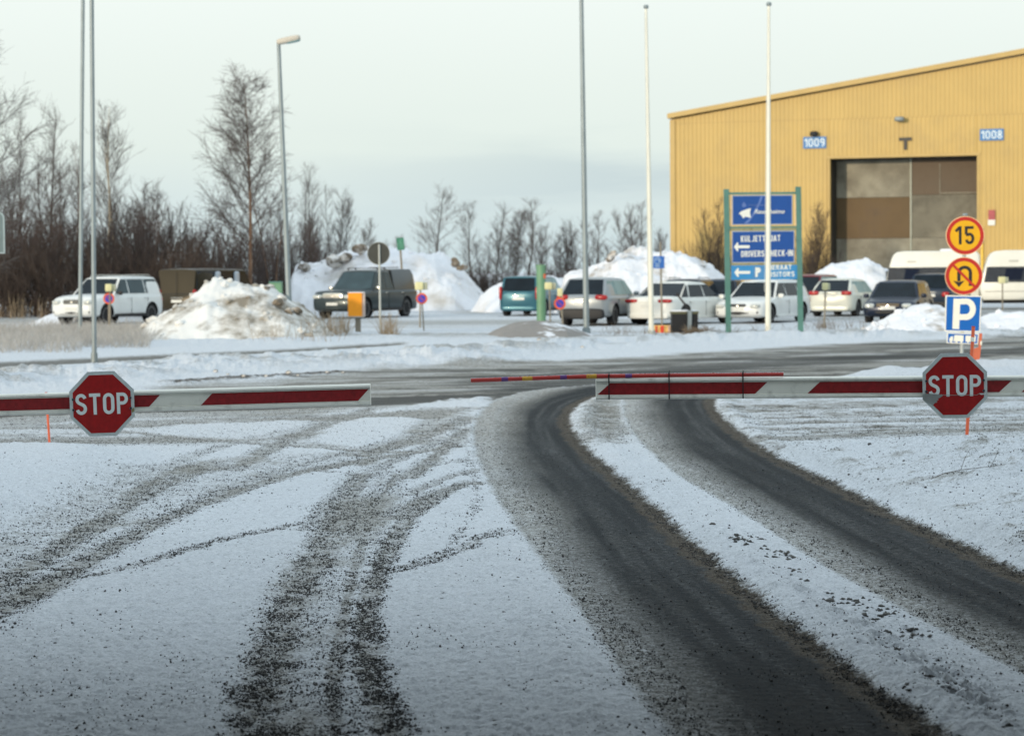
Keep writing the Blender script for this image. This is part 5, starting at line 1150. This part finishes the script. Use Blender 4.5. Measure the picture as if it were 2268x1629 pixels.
# ---- caravans
def caravan(cx, base_y, rz, L, label, w0=-.96, w1=-.15, full=False):
    p = G(cx, base_y); t = empty('caravan', p, rz, label, 'caravan', 'white caravans at the right edge'); H = 2.60; Wd = 2.25
    cw = paint('caravan_white', (.74, .73, .66), 0, .7); cb = mat('window_band', (.035, .04, .05), .25, 0, .2); hl = L/2
    out = [(-hl*1.0, .55), (-hl*1.03, .95), (-hl*.99, 1.45), (-hl*.93, 1.95), (-hl*.88, 2.30), (-hl*.83, 2.47), (-hl*.76, 2.56), (-hl*.6, 2.60), (hl*.80, 2.60), (hl*.93, 2.55), (hl*.985, 2.42), (hl*1.0, 2.1), (hl*1.0, .55), (hl*.98, .42), (-hl*.96, .42)]
    rs = []
    for y, k in ((-Wd/2, .955), (-Wd/2+.03, .985), (-Wd/2+.09, 1), (Wd/2-.09, 1), (Wd/2-.03, .985), (Wd/2, .955)):
        rs.append([(x*k, y, 1.5+(z-1.5)*(1-(1-k)*1.2)) for x, z in out])
    m = MB(); m.loft(rs, cw); m.build('body', t, True, angle=32)
    y = -Wd/2-.012
    # long window band on the visible side, with its opening pane
    b_ = MB().prism([(hl*w0, 1.20), (hl*w1, 1.20), (hl*(w1+.05), 1.88), (hl*(w0+.05), 1.88)], y, y+.03, cb).build('window_band', t)
    MB().prism([(-hl*.62, 1.30), (-hl*.32, 1.30), (-hl*.28, 1.80), (-hl*.58, 1.80)], y-.012, y-.002, mat('caravan_window', (.01, .014, .03), .1)).build('window_pane', b_)
    w2 = None if full else MB().prism([(hl*.30, 1.08), (hl*.78, 1.08), (hl*.78, 1.72), (hl*.30, 1.72)], y, y+.03, glass).build('side_window', t)
    m = MB()
    for a, b2 in (((-hl*1.0, 1.25), (-hl*.955, 1.75)),): m.box((-hl*1.0, 0, 1.45), (.06, Wd*.72, .55), glass)
    m.build('front_window', t)
    m = MB(); m.box((0, y+.005, .80), (L*.94, .012, .025), mat('stripe_grey', (.30, .30, .28), .5)); m.box((0, y+.005, 1.86), (L*.80, .01, .02), cwhite); m.build('trim_stripe', t)
    MB().rbox((-hl*.45, y+.004, 2.13), (.42, .012, .07), mat('faint_badge', (.50, .49, .44), .5), 5, 6).build('badge', t)
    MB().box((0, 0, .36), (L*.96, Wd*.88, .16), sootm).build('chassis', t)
    for s_ in (1, -1):
        w_ = MB(); w_.tube([(hl*.1, s_*(Wd/2-.24), .33), (hl*.1, s_*(Wd/2-.03), .33)], .33, tyre, 26); wo = w_.build('wheel', t, True, angle=40)
        MB().tube([(hl*.1, s_*(Wd/2-.05), .33), (hl*.1, s_*(Wd/2-.02), .33)], .20, rimm, 20).build('rim', wo, True, angle=40)
        a_ = MB(); a_.tube([(-hl*.98, s_*.7, .42), (-hl*.98-1.1, 0, .42)], .04, steel, 8); a_.build('drawbar', t)
    m = MB(); m.tube([(-hl-.98, 0, .02), (-hl-.98, 0, .75)], .03, steel, 8); m.tube([(-hl-.98, 0, .1), (-hl-.98, .08, .1)], .1, tyre, 14); m.build('jockey_wheel', t)
    MB().rbox((hl*.3, 0, 2.64), (.7, .5, .12), frostm, 4, 6).build('roof_vent', t, True)
    return t
caravan(2068, 684, R(-13), 4.1, 'white caravan behind the sign mast and parked cars, left of its twin', -.99, .90, True)
caravan(2300, 684, R(-10), 5.0, 'white caravan cut by the right edge of the photo')

# ============================================================ trees
def segs_mesh(S_, name, m, sides=3):
    S_ = np.array(S_, float); n = len(S_); a, b_ = S_[:, 0:3], S_[:, 3:6]; ra, rb_ = S_[:, 6], S_[:, 7]
    d = b_-a; d /= np.linalg.norm(d, axis=1)[:, None]+1e-9; ref = np.where(np.abs(d[:, 2:3]) < .9, np.array([[0, 0, 1.]]), np.array([[1., 0, 0]]))
    u = np.cross(d, ref); u /= np.linalg.norm(u, axis=1)[:, None]; v = np.cross(d, u); V = []
    for p, r_ in ((a, ra), (b_+d*.004, rb_)):
        for k in range(sides):
            t_ = 2*math.pi*k/sides; V.append(p+(u*math.cos(t_)+v*math.sin(t_))*r_[:, None])
    V = np.stack(V, 1).reshape(-1, 3); q_ = np.array([(k, (k+1) % sides, sides+(k+1) % sides, sides+k) for k in range(sides)])
    me = bpy.data.meshes.new(name); me.vertices.add(len(V)); me.vertices.foreach_set('co', V.astype(np.float32).ravel())
    fill(me, (q_[None]+(np.arange(n)*2*sides)[:, None, None]).reshape(-1, 4)); me.materials.append(m); return me
def grow(S_, p, d, L_, r_, n, rr, up=.06, jit=.16, tip=.35):
    pts = [p.copy()]
    for i in range(n):
        d = (d+Vector((rr.gauss(0, jit), rr.gauss(0, jit), rr.gauss(0, jit*.6)+up))).normalized(); q_ = p+d*L_/n
        r0 = r_*(1-(1-tip)*i/n); r1 = r_*(1-(1-tip)*(i+1)/n); S_.append((*p, *q_, r0, r1)); p = q_; pts.append(p.copy())
    return pts, d
def rdir(rr, el, az=None):
    az = rr.uniform(0, 2*math.pi) if az is None else az; return Vector((math.cos(az)*math.cos(el), math.sin(az)*math.cos(el), math.sin(el)))
def at(pts, t_): x = t_*(len(pts)-1); i = min(int(x), len(pts)-2); return pts[i].lerp(pts[i+1], x-i)
def tree_proto(kind, seed, H=8.0):
    rr = random.Random(seed); T = []; B = []
    if kind == 'birch':
        tp, _ = grow(T, Vector((0, 0, -.1)), Vector((0, 0, 1)), H, .085, 14, rr, .12, .035, .12)
        nb = 62
        for i in range(nb):
            t_ = .16+.82*(i/nb)**.9; p = at(tp, t_); Lb = (.27*math.sin(min(1, (t_)/.42)*1.57)*(1-t_)**.62+.035)*H*rr.uniform(.6, 1.15)
            Lb *= 1.18; b1, dd_ = grow(B, p, rdir(rr, R(rr.uniform(25, 58))), Lb, .018*(1-t_)+.008, 5, rr, .07, .10)
            for j in range(int(7+Lb*7)):
                q_ = at(b1, rr.uniform(.15, 1)); dv_ = (b1[-1]-b1[0]).normalized()
                b2, _ = grow(B, q_, (dv_+rdir(rr, R(rr.uniform(-10, 50)))*.9).normalized(), Lb*rr.uniform(.22, .46)+.14, .006, 3, rr, -.04, .2, .5)
                for _k in range(4):
                    grow(B, at(b2, rr.uniform(.2, 1)), ((b2[-1]-b2[0]).normalized()+rdir(rr, R(rr.uniform(-40, 40)))*.8).normalized(), rr.uniform(.18, .45), .0045, 2, rr, -.12, .2, .6)
    elif kind == 'alder':
        stems = rr.choice([2, 3, 4])
        for s_ in range(stems):
            tp, _ = grow(T, Vector((rr.uniform(-.2, .2), rr.uniform(-.2, .2), -.1)), rdir(rr, R(rr.uniform(72, 86))), H*rr.uniform(.75, 1), .055, 10, rr, .10, .06, .15)
            for i in range(34):
                t_ = .12+.86*i/34; p = at(tp, t_); Lb = (.30*(1-t_)**.7+.04)*H*rr.uniform(.5, 1.1)
                b1, _ = grow(B, p, rdir(rr, R(rr.uniform(25, 65))), Lb, .017, 4, rr, .10, .15)
                for j in range(int(4+Lb*5)):
                    b2, _ = grow(B, at(b1, rr.uniform(.2, 1)), ((b1[-1]-b1[0]).normalized()+rdir(rr, R(rr.uniform(-10, 70)))*.9).normalized(), rr.uniform(.25, .7), .0075, 3, rr, .05, .2, .5)
                    grow(B, at(b2, .6), rdir(rr, R(rr.uniform(-10, 70))), rr.uniform(.15, .35), .0055, 2, rr, .03, .2, .6)
    elif kind == 'slim':
        tp, _ = grow(T, Vector((0, 0, -.1)), Vector((0, 0, 1)), H, .075, 14, rr, .12, .045, .12)
        nb = 40
        for i in range(nb):
            t_ = .22+.76*(i/nb)**.9; p = at(tp, t_); Lb = (.24*(1-t_)**.6+.05)*H*rr.uniform(.4, 1.15)
            b1, dd_ = grow(B, p, rdir(rr, R(rr.uniform(30, 66))), Lb, .014*(1-t_)+.007, 5, rr, .08, .12)
            for j in range(int(4+Lb*5)):
                b2, _ = grow(B, at(b1, rr.uniform(.2, 1)), ((b1[-1]-b1[0]).normalized()+rdir(rr, R(rr.uniform(0, 60)))*.8).normalized(), Lb*rr.uniform(.2, .45)+.12, .0055, 3, rr, .03, .18, .5)
                for _k in range(2): grow(B, at(b2, rr.uniform(.2, 1)), ((b2[-1]-b2[0]).normalized()+rdir(rr, R(rr.uniform(-20, 60)))*.8).normalized(), rr.uniform(.15, .4), .0042, 2, rr, 0, .2, .6)
    else:   # willow shrub: a fan of many thin stems
        for s_ in range(19):
            tp, _ = grow(T, Vector((rr.gauss(0, .35), rr.gauss(0, .35), -.1)), rdir(rr, R(rr.uniform(52, 88))), H*rr.uniform(.55, 1), .026, 7, rr, .04, .09, .3)
            for i in range(13):
                t_ = .15+.85*i/15; b1, _ = grow(B, at(tp, t_), ((tp[-1]-tp[0]).normalized()+rdir(rr, R(rr.uniform(0, 60)))*.7).normalized(), H*rr.uniform(.10, .24), .011, 3, rr, .06, .16, .5)
                for j in range(4): grow(B, at(b1, rr.uniform(.2, 1)), ((b1[-1]-b1[0]).normalized()+rdir(rr, R(rr.uniform(-10, 60)))*.8).normalized(), H*rr.uniform(.04, .10), .0065, 2, rr, .04, .2, .6)
    return T, B
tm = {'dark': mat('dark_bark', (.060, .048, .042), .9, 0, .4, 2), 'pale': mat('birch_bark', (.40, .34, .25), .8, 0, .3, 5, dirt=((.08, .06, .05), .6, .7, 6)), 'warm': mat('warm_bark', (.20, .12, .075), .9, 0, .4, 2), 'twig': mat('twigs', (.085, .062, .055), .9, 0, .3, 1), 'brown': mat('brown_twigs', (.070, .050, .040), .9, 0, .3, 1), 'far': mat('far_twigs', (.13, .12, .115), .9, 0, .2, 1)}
PROTO = {}
for kind, seeds in (('birch', (1, 2, 3)), ('slim', (21, 22, 23)), ('alder', (4, 5, 6)), ('willow', (7, 8, 9))):
    for i, sd_ in enumerate(seeds):
        T, B = tree_proto(kind, sd_, 8.0 if kind != 'willow' else 5.0)
        PROTO[kind, i] = [segs_mesh(T, 'trunk', tm['dark'], 6), segs_mesh(B, 'branches', tm['twig'], 3)]
rt = random.Random(12); NAMES = {'slim': 'birch_tree', 'birch': 'birch_tree', 'alder': 'bare_tree', 'willow': 'bare_shrub'}
CATS = {'slim': 'birch', 'birch': 'birch', 'alder': 'tree', 'willow': 'shrub'}
MCACHE = {}
def tree(kind, i, px, top, y, label, group, tk=None, bk=None, wsc=1.0):
    p = G(px, 700); q_ = W(px, top, y); H0 = 8.0 if kind != 'willow' else 5.0
    s_ = q_.z/H0*(1.0 if kind != 'willow' else 1.02)
    t = empty(NAMES[kind], (q_.x, y, 0), rt.uniform(0, 6.28), label, CATS[kind], group); t.scale = (s_*wsc, s_*wsc, s_)
    for mesh, nm, mk in ((PROTO[kind, i][0], 'trunk' if kind != 'willow' else 'stems', tk), (PROTO[kind, i][1], 'branches', bk)):
        key = (mesh.name, mk)
        if key not in MCACHE:
            if mk:
                mesh = mesh.copy(); mesh.materials[0] = tm[mk]
            MCACHE[key] = mesh
        o = bpy.data.objects.new(nm, MCACHE[key]); COL.objects.link(o); o.parent = t
FG = 'bare trees of the wood at left'
tree('birch', 0, 551, 178, 100, 'tallest bare birch of the photo, standing alone behind the left snow heap', None, 'warm', None, .95)
tree('slim', 1, 237, 228, 103, 'slender pale birch just right of the twin steel posts, the left of two', FG, 'pale', 'far', .95)
tree('slim', 2, 264, 258, 104, 'slender pale birch behind the white suv, the right of two', FG, 'pale', 'far', 1.0)
tree('slim', 2, 92, 236, 108, 'tall dark birch at far left, rising above the wood', FG, 'dark', None, .9)
tree('slim', 0, 40, 262, 110, 'tall dark birch nearest the left edge of the photo', FG, 'dark', None, .8)
tree('slim', 1, 163, 318, 106, 'warm brown trunk left of the twin steel posts', FG, 'warm', None, .7)
tree('birch', 0, -62, 95, 92, 'tree at the left edge, only drooping twigs in the photo', FG, 'dark', 'far', 1.0)
tree('alder', 0, 603, 335, 104, 'bare bushy tree just left of the street lamp post', FG, 'warm')
tree('alder', 1, 18, 330, 112, 'bare many-stemmed tree in the corner of the wood at far left', FG)
tree('alder', 2, 122, 300, 113, 'bare tree with forked stems left of the twin posts', FG)
tree('alder', 1, 312, 372, 112, 'bare tree above the roof of the white suv', FG)
tree('slim', 1, 684, 362, 128, 'thin upright birch right of the street lamp', FG, None, 'far', .8)
tree('slim', 2, 662, 395, 130, 'thin upright birch close to the street lamp post', FG, None, 'far', .8)
tree('alder', 2, 742, 382, 130, 'upright bare tree above the left end of the big snow heap', FG, None, 'far', .8)
tree('alder', 0, 800, 452, 128, 'round-crowned bare tree above the round sign seen from behind', FG, None, 'far', 1.1)
tree('alder', 1, 705, 455, 126, 'low bare tree between street lamp and big snow heap', FG, None, None, 1.0)
WG = 'willow shrubs of the thicket at left'
wl = [(-30, 440), (10, 410), (48, 440), (80, 415), (118, 450), (150, 425), (190, 440), (232, 440), (270, 450), (300, 430), (332, 412), (362, 400), (400, 430), (435, 470), (460, 465), (490, 470), (515, 490), (540, 500), (580, 480), (620, 460), (650, 480), (680, 490)]
for i, (px, top) in enumerate(wl):
    tree('willow', i % 3, px, top, 99+(i*7 % 5)*2.2 if px < 575 else 121+i % 3, 'bare dark shrub in the thicket behind the cars at left' if px < 500 else 'bare dark shrub behind the left snow heap and lamp post', WG if px < 500 else 'shrubs behind the left snow heap', None, None, 1.1)
for i, (px, top) in enumerate([(-10, 520), (40, 540), (80, 500), (130, 530), (170, 520), (205, 540), (240, 520), (290, 510), (325, 530), (370, 505), (410, 520), (450, 540), (500, 545), (590, 560), (625, 560)]):
    tree('willow', (i+1) % 3, px, top, 96+(i % 3) if px < 575 else 119, 'low bare shrub at the foot of the thicket at left' if px < 510 else 'low bare shrub behind the left snow heap and lamp post', 'low shrubs at the foot of the wood', 'brown', 'brown', 1.3)
MG = 'distant bare trees along the horizon'
for i, (k_, px, top, w_, lb) in enumerate([('slim', 962, 418, 1.6, 'distant bare birch over the right shoulder of the big snow heap'), ('slim', 1040, 446, 1.3, 'thin distant birch right of the big snow heap'), ('slim', 1094, 452, 1.2, 'thin distant birch left of the darkest middle clump'),
        ('alder', 1116, 446, .8, 'distant many-stemmed tree above the blue car'), ('slim', 1172, 440, 1.4, 'thin distant birch just left of the green pillar'), ('alder', 1205, 478, .8, 'distant bare tree above the green pillar'),
        ('alder', 1316, 432, 1.0, 'distant bare tree just right of the middle steel post'), ('alder', 1268, 470, .9, 'distant bare tree just left of the middle steel post'), ('alder', 1411, 424, 1.0, 'distant bare tree just left of the first flagpole'), ('alder', 1362, 500, 1.0, 'low distant tree between steel post and flagpole'), ('birch', 1145, 470, .9, 'distant bare birch between the darkest clump and the green pillar'), ('alder', 1235, 500, .9, 'low distant tree just right of the green pillar'), ('alder', 1070, 490, .9, 'low distant tree left of the blue car'), ('alder', 1450, 490, .8, 'low distant tree right of the first flagpole'), ('alder', 885, 505, .9, 'low distant tree left of the green sign')]):
    tree(k_, i % 3, px, top, 142+i % 4, lb, MG, None, None, w_)
for i, (px, top) in enumerate([(985, 565), (1010, 568), (1030, 580), (1060, 590), (1085, 585), (1110, 590), (1140, 585), (1170, 590), (1230, 580), (1260, 585), (1290, 575), (1215, 590), (1000, 575), (1045, 570)]):
    tree('willow', i % 3, px, top, 126+i % 5, 'low brown scrub on the horizon between the snow heaps', 'low brown scrub on the horizon', 'brown', 'brown', 1.5)
BG = 'bare shrubs against the warehouse wall'
for i, (k_, px, top, lb) in enumerate([('alder', 1583, 398, 'tall bare shrub against the yellow wall, left of the direction board'), ('willow', 1560, 470, 'bare shrub against the yellow wall over the snow heap'), ('willow', 1515, 535, 'smallest bare shrub at the corner of the yellow wall'), ('willow', 1598, 520, 'bare shrub just behind the left post of the direction board'),
        ('alder', 1798, 428, 'tall bare shrub between direction board and warehouse door'), ('willow', 1820, 480, 'bare shrub by the left edge of the warehouse door'), ('willow', 1782, 520, 'bare shrub behind the right post of the direction board')]):
    tree(k_, i % 3, px, top, 130+i % 3, lb, BG, 'brown', 'brown', .8)

# ============================================================ dry grass, weeds
def blades(name, label, spots, n, h, m, seed, lean=.35, w_=.006):
    rr = random.Random(seed); S_ = []
    for _ in range(n):
        x0, y0, x1, y1 = rr.choice(spots); g = G(rr.uniform(x0, x1), rr.uniform(y0, y1)); H_ = rr.uniform(*h); z0 = hz(g.x, g.y) if False else .0
        d = Vector((rr.gauss(0, lean), rr.gauss(0, lean), 1)).normalized(); p = Vector((g.x, g.y, z0)); q_ = p+d*H_*.6; S_.append((*p, *q_, w_, w_*.8))
        d = (d+Vector((rr.gauss(0, lean), rr.gauss(0, lean), -.1))).normalized(); e = q_+d*H_*.4; S_.append((*q_, *e, w_*.8, w_*.4))
        if rr.random() < .4: f = q_+(d+Vector((rr.gauss(0, .5), rr.gauss(0, .5), 0))).normalized()*H_*.25; S_.append((*q_, *f, w_*.5, w_*.4))
    o = bpy.data.objects.new(name, segs_mesh(S_, name, m)); COL.objects.link(o); tag(o, label, 'grass', kind='stuff')
frostg = mat('frosty_grass', (.44, .42, .39), .9, 0, .3, 3); tan = mat('tan_reed', (.30, .23, .15), .9, 0, .3, 3); dkw = mat('brown_weeds', (.16, .12, .08), .9, 0, .3, 3)
blades('dry_grass', 'frosty dry grass between the posts and the white suv', [(-60, 732, 180, 782), (-60, 732, 345, 760), (180, 735, 330, 772)], 5200, (.22, .5), frostg, 1)
blades('dry_weeds', 'tan reeds and weeds round the orange box and the lamp post', [(690, 738, 780, 748), (700, 742, 770, 752), (560, 748, 760, 762), (845, 745, 880, 750)], 420, (.25, .85), tan, 2, .3)
blades('dry_weeds', 'brown stalks in the snow along the foot of the direction board', [(1330, 738, 1500, 745), (1500, 738, 1800, 745), (1780, 722, 1900, 735), (1810, 724, 1850, 732), (1900, 728, 2060, 738)], 260, (.12, .45), dkw, 3, .5)
blades('dry_reeds', 'tall pale reeds at the far left edge in front of the wood', [(-20, 700, 50, 706), (20, 702, 110, 708)], 60, (.3, 1.2), tan, 4, .12, .012)
blades('twig_litter', 'dark twigs lying at the foot of the black bin', [(1515, 736, 1560, 742), (1525, 738, 1575, 742)], 220, (.15, .4), dkw, 5, 1.6, .010)
blades('dry_stalks', 'sparse thin stalks on the snowbank at the left edge', [(0, 1000, 40, 1010), (0, 1004, 90, 1012)], 14, (.06, .16), dkw, 6, .4, .0015)
# dead twig on the right snowbank
p = G(2130, 1060, .18); S_ = []; rr = random.Random(4)
zb_ = lambda v: v
T = lambda px, py: tuple(W(px, py, p.y)-p)
t = empty('dead_twig', p, 0, 'thin dead twig lying on the snowbank at right, curled shoot upward', 'twig')
m = MB(); tw = mat('twig_grey', (.13, .11, .09), .9)
m.tube([T(2062, 1060), T(2090, 1048), T(2128, 1040), T(2180, 1034), T(2235, 1026)], [.0025, .003, .003, .002, .001], tw, 5); m.build('stem', t)
m = MB(); m.tube([T(2128, 1040), T(2138, 1012), T(2148, 994), T(2158, 990), T(2166, 1000)], [.002, .002, .0015, .0015, .001], tw, 5); m.build('shoot', t)
m = MB(); m.tube([T(2194, 1033), T(2206, 1010), T(2212, 992)], [.0018, .0015, .001], tw, 5); m.build('shoot', t)
# loose stones on the right bank and clods by the verge
def stones(spots, label, group, seed):
    rr = random.Random(seed)
    for (px, py, rp) in spots:
        g = G(px, py, .1 if py > 900 else 0); z = hz(g.x, g.y); k = g.y/FPX; r_ = rp*k
        bm = bmesh.new(); bmesh.ops.create_icosphere(bm, subdivisions=2, radius=1)
        vs = [(v.co.x*r_*rr.uniform(.85, 1.15), v.co.y*r_*rr.uniform(.85, 1.15), v.co.z*r_*.7*rr.uniform(.85, 1.15)) for v in bm.verts]
        mb = MB(); mb.add(vs, [tuple(a.index for a in f_.verts) for f_ in bm.faces], soil if py < 900 else stone); bm.free()
        tag(mb.build('clod', loc=(g.x, g.y, z+r_*.3)), label, 'clod', group)
stones([(1926, 1006, 5)], 'largest dark stone on the right snowbank, nearest the gate', 'stones on the right snowbank', 1)
stones([(1975, 1043, 4), (2002, 1042, 3.5), (1880, 1042, 3), (2050, 1090, 3.2), (1945, 1062, 3)], 'dark frozen lump lying on the right snowbank', 'lumps on the right snowbank', 2)
stones([(1196, 762, 8), (658, 804, 6), (1290, 775, 5), (795, 797, 6), (478, 836, 6), (505, 838, 4), (540, 840, 5), (640, 832, 7), (660, 834, 4), (725, 829, 5), (760, 828, 4), (590, 838, 5)], 'brown frozen clod lying on the snow verge beyond the gate', 'clods on the verge', 3)
